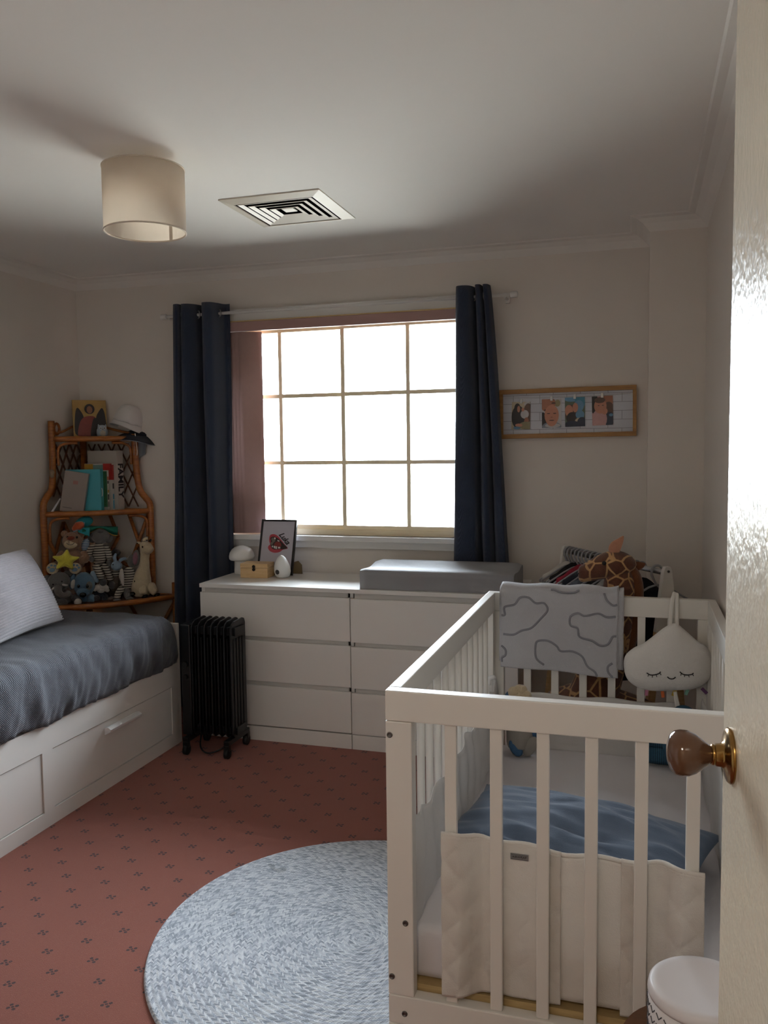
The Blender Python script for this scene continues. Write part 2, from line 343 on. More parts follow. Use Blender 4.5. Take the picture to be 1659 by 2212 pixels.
# ------------------------------------------------------------------ room
XL, XR, ZC, YF = -2.853, 0.556, 2.43, -4.10
WX0, WX1, WZ0, WZ1 = -1.95, -0.50, 0.982, 2.122        # window opening
VX0, VX1, VY0, VY1 = -1.285, -0.915, -1.135, -0.765    # vent opening
def struct(o, label, cat): return tag(o, label, cat, kind='structure')
def room():
    f = MB().box(XL-.1, 1.3, -5.6, .12, -.1, 0).build('floor', 'carpet'); struct(f, 'terracotta carpet with small dark flower motifs covering the floor', 'floor')
    m = MB(); xs = [XL-.1, VX0, VX1, XR+.1]; ys = [YF-.1, VY0, VY1, .12]
    for i in range(3):
        for j in range(3):
            if i == 1 and j == 1: continue
            m.box(xs[i], xs[i+1], ys[j], ys[j+1], ZC, ZC+.06)
    struct(m.build('ceiling', 'ceil'), 'plain off-white painted ceiling over the room', 'ceiling')
    m = MB().box(XL-.1, WX0, 0, .12, 0, ZC).box(WX1, XR+.1, 0, .12, 0, ZC).box(WX0, WX1, 0, .12, 0, WZ0).box(WX0, WX1, 0, .12, WZ1, ZC)
    struct(m.build('wall_back', 'wall'), 'warm grey painted wall around the bright window', 'wall')
    struct(MB().box(XL-.1, XL, YF, 0, 0, ZC).build('wall_left', 'wall'), 'warm grey wall behind the daybed', 'wall')
    struct(MB().box(XR, XR+.1, YF, 0, 0, ZC).build('wall_right', 'wall'), 'warm grey wall running beside the white cot', 'wall')
    struct(MB().box(.3206, XR, -.2952, 0, 0, ZC).build('wall_pier', 'wall'), 'shallow grey wall pier boxed out in the corner behind the clothes rack', 'wall')
    m = MB().box(XL-.1, -.39, YF-.1, YF, 0, ZC).box(.49, XR+.1, YF-.1, YF, 0, ZC).box(-.39, .49, YF-.1, YF, 2.06, ZC)
    struct(m.build('wall_front', 'wall'), 'wall with the doorway the room is entered by', 'wall')
    m = MB().box(-1.3, 1.3, -5.6, -5.5, 0, ZC).box(-1.4, -1.3, -5.6, YF-.1, 0, ZC).box(1.3, 1.4, -5.6, YF-.1, 0, ZC).box(XR+.1, 1.3, YF-.1, YF, 0, ZC)
    struct(m.build('wall_hall', plain('hall_cream', 'cdbfa6', .7, .02)), 'cream hallway walls outside the doorway', 'wall')
    struct(MB().box(-1.4, 1.4, -5.6, YF-.1, ZC, ZC+.06).build('ceiling_hall', 'ceil'), 'hallway ceiling outside the doorway', 'ceiling')
    # cove cornices: profile swept straight
    dr, pr = .056, .085
    prof = [(0, 0), (.004, .004), (.012, .012), (.03, .030), (.055, .046), (.078, .051), (pr, .056), (0, .056)]
    def cove(name, a, b, nrm, label, cut0=0, cut1=0):
        a = Vector((*a, ZC-dr)); b = Vector((*b, ZC-dr)); t = (b-a).normalized(); n = Vector((*nrm, 0)); k = len(prof)
        vs = [a + n*d + t*d*cut0 + Vector((0, 0, z)) for d, z in prof] + [b + n*d - t*d*cut1 + Vector((0, 0, z)) for d, z in prof]
        fs = [(i, (i+1) % k, k+(i+1) % k, k+i) for i in range(k)] + [tuple(range(k)), tuple(range(2*k-1, k-1, -1))]
        struct(MB().add(vs, fs).build(name, 'cornice'), label, 'cornice')
    cove('trim_1', (XL, 0), (.3206, 0), (0, -1), 'white cove cornice above the window', 1, 0)
    cove('trim_2', (XL, YF), (XL, 0), (1, 0), 'white cove cornice on the wall above the daybed', 0, 1)
    cove('trim_3', (XR, YF), (XR, -.2952), (-1, 0), 'white cove cornice high on the wall beside the door', 0, 1)
    cove('trim_4', (.3206, -.2952), (XR, -.2952), (0, -1), 'short white cove cornice across the boxed pier', -1, 1)
    cove('trim_5', (.3206, 0), (.3206, -.2952), (-1, 0), 'tiny return of cove cornice on the side of the pier', 0, -1)
    g = MB().box(-30, 30, .5, 40, -.5, -.4).build('ground', 'pave'); struct(g, 'pale sunlit ground outside the window', 'ground')
room()

def window():
    t = thing('window_1', 'cream framed sliding window with small panes blown out by daylight', 'window', (-1.225, 0, WZ0), kind='structure')
    y0, y1 = .03, .075
    fr = MB().box(WX0, WX1, .02, .09, WZ0, WZ0+.03).box(WX0, WX1, .02, .09, WZ1-.025, WZ1).box(WX0, WX0+.03, .02, .09, WZ0+.03, WZ1-.025).box(WX1-.03, WX1, .02, .09, WZ0+.03, WZ1-.025)
    fr.build('window_frame', 'frame_cream', t)
    gz0, gz1 = WZ0+.03, WZ1-.025
    rows = [gz0, 1.3724, 1.737, gz1]
    for sx0, sx1, xm, ya, nm in ((WX0+.03, -1.222, -1.600, .050, 'a'), (-1.240, WX1-.03, -.8707, .028, 'b')):
        yb = ya+.02
        sash = MB().box(sx0, sx0+.022, ya, yb, gz0, gz1).box(sx1-.022, sx1, ya, yb, gz0, gz1).box(sx0+.022, sx1-.022, ya, yb, gz0, gz0+.022).box(sx0+.022, sx1-.022, ya, yb, gz1-.016, gz1)
        so = sash.build('sash', 'frame_cream', t)
        MB().box(xm-.0105, xm+.0105, ya+.002, yb-.002, gz0+.022, gz1-.016).build('mullion', 'frame_cream', so)
        cols = [sx0+.022, xm, sx1-.022]
        for i in range(2):
            a = cols[i] + (.0105 if i else 0); b = cols[i+1] - (.0105 if i == 0 else 0)
            for zz in rows[1:3]: MB().box(a, b, ya+.003, yb-.003, zz-.0105, zz+.0105).build('glazing_bar', 'frame_cream', so)
            for j in range(3):
                z0 = rows[j] + (.0105 if j else .022); z1 = rows[j+1] - (.0105 if j < 2 else .016)
                MB().box(a, b, ya+.008, ya+.012, z0, z1).build('pane', 'glass', so)
    MB().box(WX0-.05, WX1+.05, -.05, .02, .955, .982).box(WX0-.03, WX1+.03, -.022, -.001, .915, .955).build('window_sill', 'trimwhite', t, bevel=.002)
    MB().box(WX0-.06, WX1+.06, -.024, -.001, 2.122, 2.205).box(WX0-.06, WX1+.06, -.030, -.001, 2.190, 2.205).build('head_trim', 'trimwhite', t, bevel=.002)
    MB().box(WX0-.055, WX0, -.02, -.001, .982, 2.122).box(WX1, WX1+.055, -.02, -.001, .982, 2.122).build('side_trim', 'trimwhite', t, bevel=.002)
    b = thing('vertical_blind', 'dusty pink vertical blind stacked open beside the navy curtain', 'blind', (-1.225, -.03, 2.09))
    MB().box(-1.945, -.50, -.05, -.024, 2.085, 2.135).build('headrail', plain('blind_rail_pink', '9c7a74', .5, .03), b, bevel=.002)
    MB().box(-1.945, -.50, -.052, -.023, 2.135, 2.141).build('rail_edge', plain('blind_rail_gold', 'b79a68', .4, .03), b)
    for i in range(7):
        x = -1.737 - .0205*i; a = .30; ca, sa = cos(a), sin(a)
        def fn(u, v, x=x):
            d = (u-.5)*.127; bow = .004*(1-(2*u-1)**2)
            return (x + d*ca + bow*sa, -.027 + d*sa - bow*ca, .99 + v*1.093)
        MB().grid(fn, 6, 1).build('vane', 'blind', b, smooth=True, solid=.0012)
window()

def door():
    t = thing('door_1', 'glossy cream enamel door standing open with a brown knob', 'door', (.452, -4.100, 0), pi/2 + .0880, kind='structure')
    # local x runs from the hinge to the free edge, local +y is the face seen from the room
    L = .829
    MB().box(0, L, -.037, 0, .008, 2.04).build('door_leaf', 'door', t, bevel=.0015, world=False)
    X = L - .043; Z = 1.124
    mr = Matrix.Translation((X, 0, Z)) @ rotm((-pi/2, 0, 0))
    k = MB().lathe([(.0285, -.001), (.0285, .002), (.0265, .0045), (.024, .0055), (.0145, .007), (.012, .010), (.0115, .015), (.0095, .0165), (.0095, .020)], 36, mr).build('rose', 'brass', t, smooth=True, world=False, label='aged brass rose plate')
    k2 = MB().lathe([(.0085, .018), (.0105, .022), (.016, .029), (.0205, .035), (.0232, .042), (.0236, .049), (.0222, .055), (.018, .0595), (.010, .0625), (.002, .0635)], 40, mr).build('door_knob', 'knob', t, smooth=True, world=False, label='glossy brown ceramic knob')
    MB().lathe([(.0103, .0155), (.0108, .0175), (.0103, .0195)], 24, mr).build('knob_collar', 'brass', t, smooth=True, world=False)
    for z in (.25, 1.05, 1.82): MB().tube([(-.004, .004, z-.045), (-.004, .004, z+.045)], .006, 10).build('hinge', 'steel', t, world=False)
    a = thing('fill_lamp_hall', 'added flat opal fill lamp, unseen behind the viewer outside the doorway', 'lamp', (0, -4.95, 2.36))  # unseen fixture added to go with the hall fill light
    em = NT('fill_lamp_opal'); em.fin(C('f3e6cf'), .4, **{'Emission Color': (1, .86, .68, 1), 'Emission Strength': 3.0})
    MB().lathe([(.17, 2.40), (.18, 2.385), (.17, 2.365), (.10, 2.352), (.004, 2.348)], 32, Matrix.Translation((0, -4.95, 0))).build('fill_disc', em.m, a, smooth=True)
    MB().lathe([(.14, 2.40), (.14, 2.43)], 32, Matrix.Translation((0, -4.95, 0))).build('mount', 'trimwhite', a)
door()

# ------------------------------------------------------------------ ceiling light, vent
def ceiling_things():
    cx, cy, r = -1.325, -1.668, .1350
    t = thing('ceiling_light', 'white fabric drum ceiling light close to the ceiling', 'ceiling light', (cx, cy, 2.19))
    T = Matrix.Translation((cx, cy, 0))
    n = 64; m = MB()
    m.lathe([(r, 2.187), (r, 2.394)], n, T, False).build('lamp_shade', 'shade', t, smooth=True, solid=.0012)
    for z in (2.186, 2.394): MB().tube([(cx+r*cos(a*2*pi/n), cy+r*sin(a*2*pi/n), z) for a in range(n)], .0028, 6, closed=True).build('shade_rim', plain('shade_binding', 'd3c6b6', .8, .02), t, smooth=True)
    MB().lathe([(.035, 2.395), (.035, 2.42), (.03, 2.43)], 24, T).build('ceiling_plate', 'trimwhite', t, smooth=True)
    MB().tube([(cx, cy, 2.40), (cx, cy, 2.35)], .018, 12).build('lamp_holder', 'trimwhite', t, smooth=True)
    MB().ell((cx, cy, 2.315), (.03, .03, .042)).build('bulb', plain('bulb_opal', 'e8e2d6', .2, .01), t, smooth=True)
    sp = MB()
    for k in range(3): a = k*2*pi/3+.5; sp.tube([(cx, cy, 2.396), (cx+r*cos(a), cy+r*sin(a), 2.389)], .0025, 6)
    sp.build('spider_ring', 'steel', t)
    MB().cb((cx+.02, cy+r-.004, 2.288), (.012, .002, .20)).build('shade_seam', plain('shade_binding', 'd3c6b6'), t)
    vx, vy = (VX0+VX1)/2, (VY0+VY1)/2
    v = thing('ceiling_vent', 'square cream air vent with nested louvres in the ceiling', 'vent', (vx, vy, ZC))
    def ring(m, r0, z0, r1, z1, th):
        for k in range(4):
            R = Matrix.Translation((vx, vy, 0)) @ Matrix.Rotation(k*pi/2, 4, 'Z')
            m.add([(-r0, -r0, z0), (r0, -r0, z0), (r1, -r1, z1), (-r1, -r1, z1), (-r0, -r0, z0+th), (r0, -r0, z0+th), (r1, -r1, z1+th), (-r1, -r1, z1+th)],
                  [(0,1,2,3), (7,6,5,4), (0,4,5,1), (1,5,6,2), (2,6,7,3), (3,7,4,0)], R)
        return m
    ring(MB(), .213, ZC-.004, .168, ZC-.014, .004).build('vent_flange', 'vent', v)
    for i, r0 in enumerate((.158, .126, .094, .062)):
        for k in range(4):
            R = Matrix.Translation((vx, vy, 0)) @ Matrix.Rotation(k*pi/2, 4, 'Z'); r1 = r0-.018; z0 = ZC-.012; z1 = z0+.0045; th = .0012
            MB().add([(-r0, -r0, z0), (r0, -r0, z0), (r1, -r1, z1), (-r1, -r1, z1), (-r0, -r0+th, z0-.001), (r0, -r0+th, z0-.001), (r1, -r1+th, z1-.001), (-r1, -r1+th, z1-.001)],
                     [(0,1,2,3), (7,6,5,4), (0,4,5,1), (1,5,6,2), (2,6,7,3), (3,7,4,0)], R).build('louvre', 'vent', v)
    MB().cb((vx, vy, ZC-.003), (.05, .05, .004)).build('centre_plate', 'vent', v)
    MB().box(VX0, VX1, VY0, VY1, ZC+.13, ZC+.14).box(VX0, VX0+.003, VY0, VY1, ZC-.006, ZC+.13).box(VX1-.003, VX1, VY0, VY1, ZC-.006, ZC+.13).box(VX0+.003, VX1-.003, VY0, VY0+.003, ZC-.006, ZC+.13).box(VX0+.003, VX1-.003, VY1-.003, VY1, ZC-.006, ZC+.13).build('duct', 'black', v)  # lining coloured black so the louvre gaps read as deep shade
ceiling_things()

# ------------------------------------------------------------------ curtains
def curtains():
    t = thing('curtain_rod', 'thin white curtain rod above the window with capped ends', 'curtain rod', (-1.26, -.1, 2.178))
    MB().tube([(-2.21, -.1, 2.178), (-.31, -.1, 2.178)], .0085, 12).build('rod', 'rod', t, smooth=True)
    for x0, x1 in ((-2.235, -2.20), (-.318, -.283)): MB().tube([(x0, -.1, 2.178), (x0+.003, -.1, 2.178), (x1-.003, -.1, 2.178), (x1, -.1, 2.178)], [.012, .0155, .0155, .012], 14).build('finial', 'rod', t, smooth=True)
    for x in (-2.185, -.345): MB().cb((x, -.0065, 2.178), (.02, .012, .05)).tube([(x, -.01, 2.172), (x, -.1, 2.166)], .005, 8).build('bracket', 'rod', t)
    def curtain(label, top, bot, z0, z1, sag, eyes):
        T = catmull([(x, y, 0) for x, y in top], 8); B = catmull([(x, y, 0) for x, y in bot], 8); n = len(T)-1
        c = thing('curtain', label, 'curtain', (sum(p.x for p in T)/len(T), -.1, z0))
        def fn(u, v):
            i = min(n, int(round(u*n))); f = v**.8; p = B[i]*f + T[i]*(1-f)
            w = .006*sin(9*u*pi+3*v)*v + .008*noise.noise(Vector((u*6, v*3, z0)))*min(1, 3*v)
            return (p.x + w*.5, min(-.042, p.y + w), z1 + (z0-z1)*v + (sag*sin(u*17)*.004 if v == 1 else 0))
        MB().grid(fn, n, 46).build('cloth', 'navy', c, smooth=True, solid=.0022)
        for x, y, a in eyes:
            R = Matrix.Translation((x, y, 2.178)) @ Matrix.Rotation(a, 4, 'Z')
            MB().tube([R @ Vector((0, .019*cos(q*pi/8), .019*sin(q*pi/8))) for q in range(16)], .0042, 6, closed=True).build('eyelet', 'steel', c, smooth=True)
    topL = [(-2.137, -.135), (-2.120, -.158), (-2.097, -.160), (-2.088, -.128), (-2.078, -.152), (-2.045, -.150), (-2.014, -.118), (-1.998, -.070), (-1.978, -.062), (-1.962, -.135), (-1.945, -.158), (-1.905, -.150), (-1.884, -.112), (-1.868, -.066), (-1.836, -.062)]
    botL = [(-2.19, -.120), (-2.175, -.160), (-2.145, -.165), (-2.128, -.105), (-2.108, -.158), (-2.07, -.160), (-2.035, -.110), (-2.015, -.060), (-1.99, -.058), (-1.968, -.120), (-1.95, -.160), (-1.91, -.155), (-1.888, -.100), (-1.875, -.062), (-1.850, -.060)]
    curtain('full length navy eyelet curtain falling to the floor beside the heater', topL, botL, .02, 2.232, 1, ((-2.006, -.1, .9), (-1.968, -.1, .5), (-1.880, -.1, .9), (-2.088, -.128, .3)))
    topR = [(-.579, -.125), (-.565, -.156), (-.525, -.156), (-.503, -.128), (-.491, -.075), (-.484, -.120), (-.478, -.158), (-.458, -.156), (-.450, -.090), (-.446, -.120), (-.441, -.156), (-.422, -.150), (-.414, -.11)]
    botR = [(-.605, -.09), (-.590, -.118), (-.53, -.120), (-.485, -.105), (-.462, -.058), (-.450, -.095), (-.438, -.122), (-.405, -.120), (-.392, -.065), (-.383, -.09), (-.372, -.122), (-.335, -.118), (-.322, -.085)]
    curtain('navy eyelet curtain with its hem tucked behind the changing pad', topR, botR, .786, 2.226, 1, ((-.497, -.1, .9), (-.452, -.1, .3)))
curtains()

# ------------------------------------------------------------------ photo frame on the wall
def photo_frame():
    cx, cz, w, h = -.057, 1.609, .655, .242
    t = thing('photo_frame', 'long oak frame of four clipped snapshots hanging on the wall', 'picture frame', (cx, 0, cz-h/2))
    R = Matrix.Translation((cx, 0, cz)) @ Matrix.Rotation(-.008, 4, 'Y')
    b = .022
    for x0, x1, z0, z1 in ((-w/2, w/2, h/2-b, h/2), (-w/2, w/2, -h/2, -h/2+b), (-w/2, -w/2+b*.8, -h/2+b, h/2-b), (w/2-b*.8, w/2, -h/2+b, h/2-b)):
        MB().box(x0, x1, -.026, -.001, z0, z1, R).build('frame_bar', 'oak', t, bevel=.0015)
    MB().box(-w/2+.012, w/2-.012, -.010, -.002, -h/2+.015, h/2-.015, R).build('backing', 'board', t)
    MB().tube([R @ Vector((x, -.0125, .082 - .006*(1-(x/.3)**2))) for x in [i*.05-.3 for i in range(13)]], .0012, 6).build('wire', 'steel', t)
    cols = {k: plain('photo_'+k, v, .4, .12, 60) for k, v in dict(dark='2b2524', skin='b97f66', skin2='a0694f', white='b9b7b8', blue='5f8cab', teal='3a7f96', olive='8b8360', brown='5d4438', pink='b88f8c', navy='263042', green='5c6a55', cream='b7a98f', stripe='7c8794').items()}
    def photo(x, z, w_, h_, base, shapes, rz):
        Q = R @ Matrix.Translation((x, 0, z)) @ Matrix.Rotation(rz, 4, 'Y')
        p = MB().box(-w_/2, w_/2, -.0135, -.0122, -h_/2, h_/2, Q).build('photo', cols[base], t)
        for i, (c, px, pz, rx, rzz) in enumerate(shapes):      # flat print, layered hair-thin
            pts = []
            for px_, pz_ in [(px+rx*cos(a*pi/9), pz+rzz*sin(a*pi/9)) for a in range(18)]:
                pts.append((max(-w_/2, min(w_/2, px_*w_)), max(-h_/2, min(h_/2, pz_*h_))))
            MB().prism(pts, -.0136-.00012*(i+1), -.0135, Q).build('photo_print', cols[c], p)
        MB().box(-.006, .006, -.019, -.0136, h_/2-.008, h_/2+.014, Q).build('clip', 'steel', p, bevel=.001)
    photo(-.222, -.008, .092, .135, 'cream', [('white', .35, .42, .2, .08), ('brown', .38, .1, .25, .35), ('dark', -.15, -.05, .36, .42), ('dark', -.2, .25, .17, .2), ('skin', -.13, .24, .08, .12), ('white', .2, .05, .22, .16), ('skin', .1, .22, .08, .07), ('skin2', .3, -.2, .12, .14), ('olive', .3, -.36, .4, .14), ('skin', -.1, -.35, .2, .06), ('blue', -.2, -.45, .2, .05)], .03)
    photo(-.072, -.002, .094, .140, 'white', [('olive', .3, .35, .15, .12), ('skin2', -.2, .35, .4, .3), ('dark', -.3, .12, .08, .03), ('dark', .1, .36, .12, .02), ('dark', -.45, -.25, .2, .3), ('stripe', 0, -.46, .5, .17), ('white', .05, -.42, .4, .08), ('skin', 0, -.06, .37, .36), ('skin', 0, -.2, .3, .25), ('dark', -.16, .0, .09, .014), ('dark', .16, .0, .09, .014), ('skin2', 0, -.13, .06, .03), ('brown', 0, -.24, .14, .02)], .0)
    photo(.040, .002, .095, .142, 'green', [('blue', -.15, .45, .4, .1), ('teal', .3, .35, .3, .2), ('brown', -.2, -.05, .32, .3), ('skin', -.3, .05, .2, .2), ('dark', -.15, -.22, .28, .22), ('blue', .2, .2, .25, .2), ('skin', .02, .15, .14, .16), ('blue', .25, -.1, .22, .15), ('cream', .25, -.3, .25, .1), ('navy', -.15, -.44, .4, .14), ('navy', .35, -.38, .25, .2)], -.01)
    photo(.170, .004, .098, .140, 'pink', [('dark', -.4, .3, .2, .4), ('skin2', .3, .38, .3, .2), ('brown', .3, 0, .26, .3), ('navy', .32, -.3, .3, .24), ('pink', -.15, -.28, .36, .34), ('skin', -.1, .16, .3, .26), ('brown', -.12, .36, .26, .1), ('skin', .1, -.02, .14, .12), ('dark', -.18, .18, .05, .012), ('dark', .02, .18, .05, .012), ('blue', .4, -.16, .1, .05)], -.02)
photo_frame()

# ------------------------------------------------------------------ dresser and things on it
DX, DF, DB, DH = -1.8248, -.492, -.012, .78
def dresser():
    t = thing('dresser', 'wide white six-drawer dresser under the window', 'dresser', (DX+.8, -.25, 0))
    W = 1.6
    MB().box(DX, DX+W, DF, DB, .760, DH).build('dresser_top', 'white', t, bevel=.0015)
    b = MB().box(DX+.001, DX+.019, DF+.022, DB, 0, .76).box(DX+W-.019, DX+W-.001, DF+.022, DB, 0, .76).box(DX+.019, DX+W-.019, DB-.012, DB, .02, .76).box(DX+.792, DX+.808, DF+.03, DB-.012, 0, .76)
    b.build('carcass', 'white', t)
    for i in range(2):
        x0 = DX + .8*i + .0015; x1 = DX + .8*(i+1) - .0025
        MB().box(x0, x1, DF+.004, DF+.022, 0, .0715).build('plinth', 'white', t, bevel=.001)
        dz = -.003*i
        for z0, z1 in ((.078, .279), (.302, .504), (.526, .736)):
            z0 += dz; z1 += dz
            d = MB().box(x0, x1, DF+.003, DF+.021, z0, z1).build('drawer', 'white', t, bevel=.0012)
            MB().box(x0+.015, x1-.015, DF+.0225, DF+.034, z1-.03, z1+.028).build('drawer_grip', plain('dresser_recess', 'c9c7c2', .5, .02), d)
dresser()

def on_dresser():
    # changing pad: raised long sides, dipped middle, soft edges
    x0, x1, yf, yb, z0 = -.985, -.250, -.470, -.138, DH+.001
    prof = [(0, 0), (0, .5), (0, .80), (.010, .90), (.030, .93), (.065, .92), (.12, .88), (.166, .87), (.21, .91), (.255, .99), (.295, 1.02), (.32, .98), (.332, .86), (.332, .5), (.332, 0)]
    H = .102; P = catmull([(p, q, 0) for p, q in prof], 4); n = len(P)
    m = MB(); secs = 26; vs = []
    for i in range(secs+1):
        u = i/secs; x = x0 + (x1-x0)*u; e = min(u, 1-u)*(x1-x0); k = 1 - max(0, 1-e/.014)**2*.08
        for p in P: vs.append((x, yf + .166 + (p.x-.166)*k, z0 + max(0, p.y)*H*(k if p.y > .3 else 1)))
    fs = [(i*n+j, i*n+j+1, (i+1)*n+j+1, (i+1)*n+j) for i in range(secs) for j in range(n-1)]
    fs += [(i*n+n-1, i*n, (i+1)*n, (i+1)*n+n-1) for i in range(secs)] + [tuple(range(n)), tuple(secs*n+j for j in range(n-1, -1, -1))]
    o = m.add(vs, fs).build('changing_pad', 'pad', None, smooth=True); tag(o, 'grey contoured changing pad with raised sides on the dresser', 'changing pad')
    md = o.modifiers.new('edges', 'EDGE_SPLIT'); md.split_angle = radians(50)
    # mushroom night light
    c = (-1.762, -.140); T = Matrix.Translation((c[0], c[1], DH))
    t = thing('mushroom_lamp', 'white silicone mushroom night light on the dresser', 'night light', (*c, DH))
    MB().lathe([(.034, 0), (.040, .004), (.041, .02), (.038, .045), (.038, .085)], 32, T).build('stem', 'silicone', t, smooth=True)
    MB().lathe([(.036, .078), (.060, .075), (.067, .082), (.0685, .095), (.064, .115), (.052, .134), (.034, .146), (.015, .151), (.001, .152)], 40, T).build('cap', 'silicone', t, smooth=True)
    # pine box
    bx, by, rz = -1.632, -.222, .07
    t = thing('wooden_box', 'small pine keepsake box with a dark round clasp', 'box', (bx, by, DH), rz)
    MB().box(-.075, .075, -.05, .05, 0, .052).build('body', 'pine', t, bevel=.0015, world=False)
    MB().box(-.0755, .0755, -.0505, .0505, .0532, .075).build('lid', 'pine', t, bevel=.0015, world=False)
    cl = MB().prism(circ(.0085, 18, (.0, .060)), -.0535, -.0505).prism(circ(.0085, 18, (.0, .045)), -.0535, -.05).build('clasp', 'darkmetal', t, world=False, label='dark round metal clasp')
    MB().cb((0, -.0545, .0525), (.006, .004, .012)).build('clasp_tongue', 'darkmetal', cl, world=False)
    # egg monitor
    e = (-1.487, -.222); T = Matrix.Translation((*e, DH))
    t = thing('egg_monitor', 'white egg-shaped room monitor with a dark round sensor', 'monitor', (*e, DH))
    MB().lathe([(.018, 0), (.030, .003), (.039, .014), (.0435, .032), (.043, .048), (.039, .066), (.031, .086), (.021, .104), (.011, .114), (.001, .118)], 40, T @ Matrix.Shear('XY', 4, (-.06, 0))).build('body', 'silicone', t, smooth=True)
    d = Vector((-.30, -.95, -.05)).normalized(); base = Vector((e[0], e[1], DH+.036))
    q = d.to_track_quat('Z', 'Y').to_matrix().to_4x4()
    MB().lathe([(.0125, .040), (.0125, .0442), (.010, .0448), (.001, .045)], 24, Matrix.Translation(base) @ q).build('sensor', plain('sensor_dark', '4c4a48', .35, .1), t, smooth=True)
    # lips print leaning against the sill
    W, Hh = .205, .300; lean = math.atan2(.085, .29)
    R = Matrix.Translation((-1.567, -.152, DH+.001)) @ Matrix.Rotation(-lean, 4, 'X')
    t = thing('framed_print', 'black framed print of red lips leaning behind the egg monitor', 'picture frame', (-1.567, -.152, DH))
    bw = .0105
    for x0, x1, z0, z1 in ((-W/2, W/2, Hh-bw, Hh), (-W/2, W/2, 0, bw), (-W/2, -W/2+bw, bw, Hh-bw), (W/2-bw, W/2, bw, Hh-bw)):
        MB().box(x0, x1, -.006, .010, z0, z1, R).build('frame_bar', 'frameblk', t, bevel=.001)
    MB().box(-W/2+.006, W/2-.006, -.0005, .006, .006, Hh-.006, R).build('print_sheet', 'paper', t)
    K = .000171                                    # print drawing: centre of sheet at (700, 850)
    def D(pts): return [((x-705-(850-z)*.085)*K*.98, (1520-z)*K+.078-.0) for x, z in pts]
    def flat(pts, mat, name, k=0): MB().prism(D(pts), -.0011-.00012*k, -.0005, R).build(name, mat, t)
    outer = smoothpoly([(410, 800), (450, 715), (560, 690), (680, 730), (800, 840), (930, 990), (1055, 1120), (960, 1160), (880, 1180), (780, 1250), (600, 1280), (440, 1230), (370, 1130), (400, 1050), (440, 1020), (410, 910)], 4)
    flat(outer, 'redm', 'lips', 0)
    inner = smoothpoly([(450, 810), (560, 770), (690, 810), (820, 910), (940, 1020), (1040, 1122), (880, 1165), (760, 1160), (600, 1175), (500, 1130), (455, 1030), (470, 920)], 4)
    flat(inner, 'mouth', 'open_mouth', 1)
    flat(smoothpoly([(580, 1010), (680, 920), (800, 960), (830, 1050), (760, 1100), (620, 1080)], 4), 'tongue', 'tongue', 2)
    for q in ([(575, 800), (625, 795), (630, 850), (590, 855)], [(690, 870), (765, 895), (760, 925), (705, 910)], [(500, 1060), (550, 1055), (545, 1115), (505, 1110)], [(565, 1065), (620, 1060), (620, 1150), (572, 1135)], [(628, 1078), (680, 1072), (685, 1160), (632, 1155)], [(715, 1092), (795, 1088), (800, 1140), (722, 1145)]):
        flat(q, 'tooth', 'tooth', 3)
    for q in ((530, 850, 50), (580, 890, 45), (500, 990, 45), (545, 930, 40)): flat(circ(q[2], 14, (q[0], q[1])), plain('gem_grey', '6d675a', .4, .3, 300), 'gem', 4)
    cxy = D([(930, 815)])[0]
    MB().text('Luka', .040, .0003, R @ Matrix.Translation((cxy[0], -.0012, cxy[1])) @ Matrix.Rotation(.80, 4, 'Y') @ rotm((pi/2, 0, 0)), shear=.45, bold=.0012).build('lettering', 'ink', t)
    MB().box(.02, .035, .010, .013, .02, .16, R).build('easel_hinge', 'frameblk', t)
    st = Matrix.Translation((-1.462, -.085, DH)) @ Matrix.Rotation(.10, 4, 'X')
    MB().prism([(-.03, .0015), (.028, .0015), (.028, .05), (.008, .072), (-.03, .06)], -.002, .002, st).build('easel_foot', plain('kraft_board', '7d6a4c', .8, .06), t)
on_dresser()

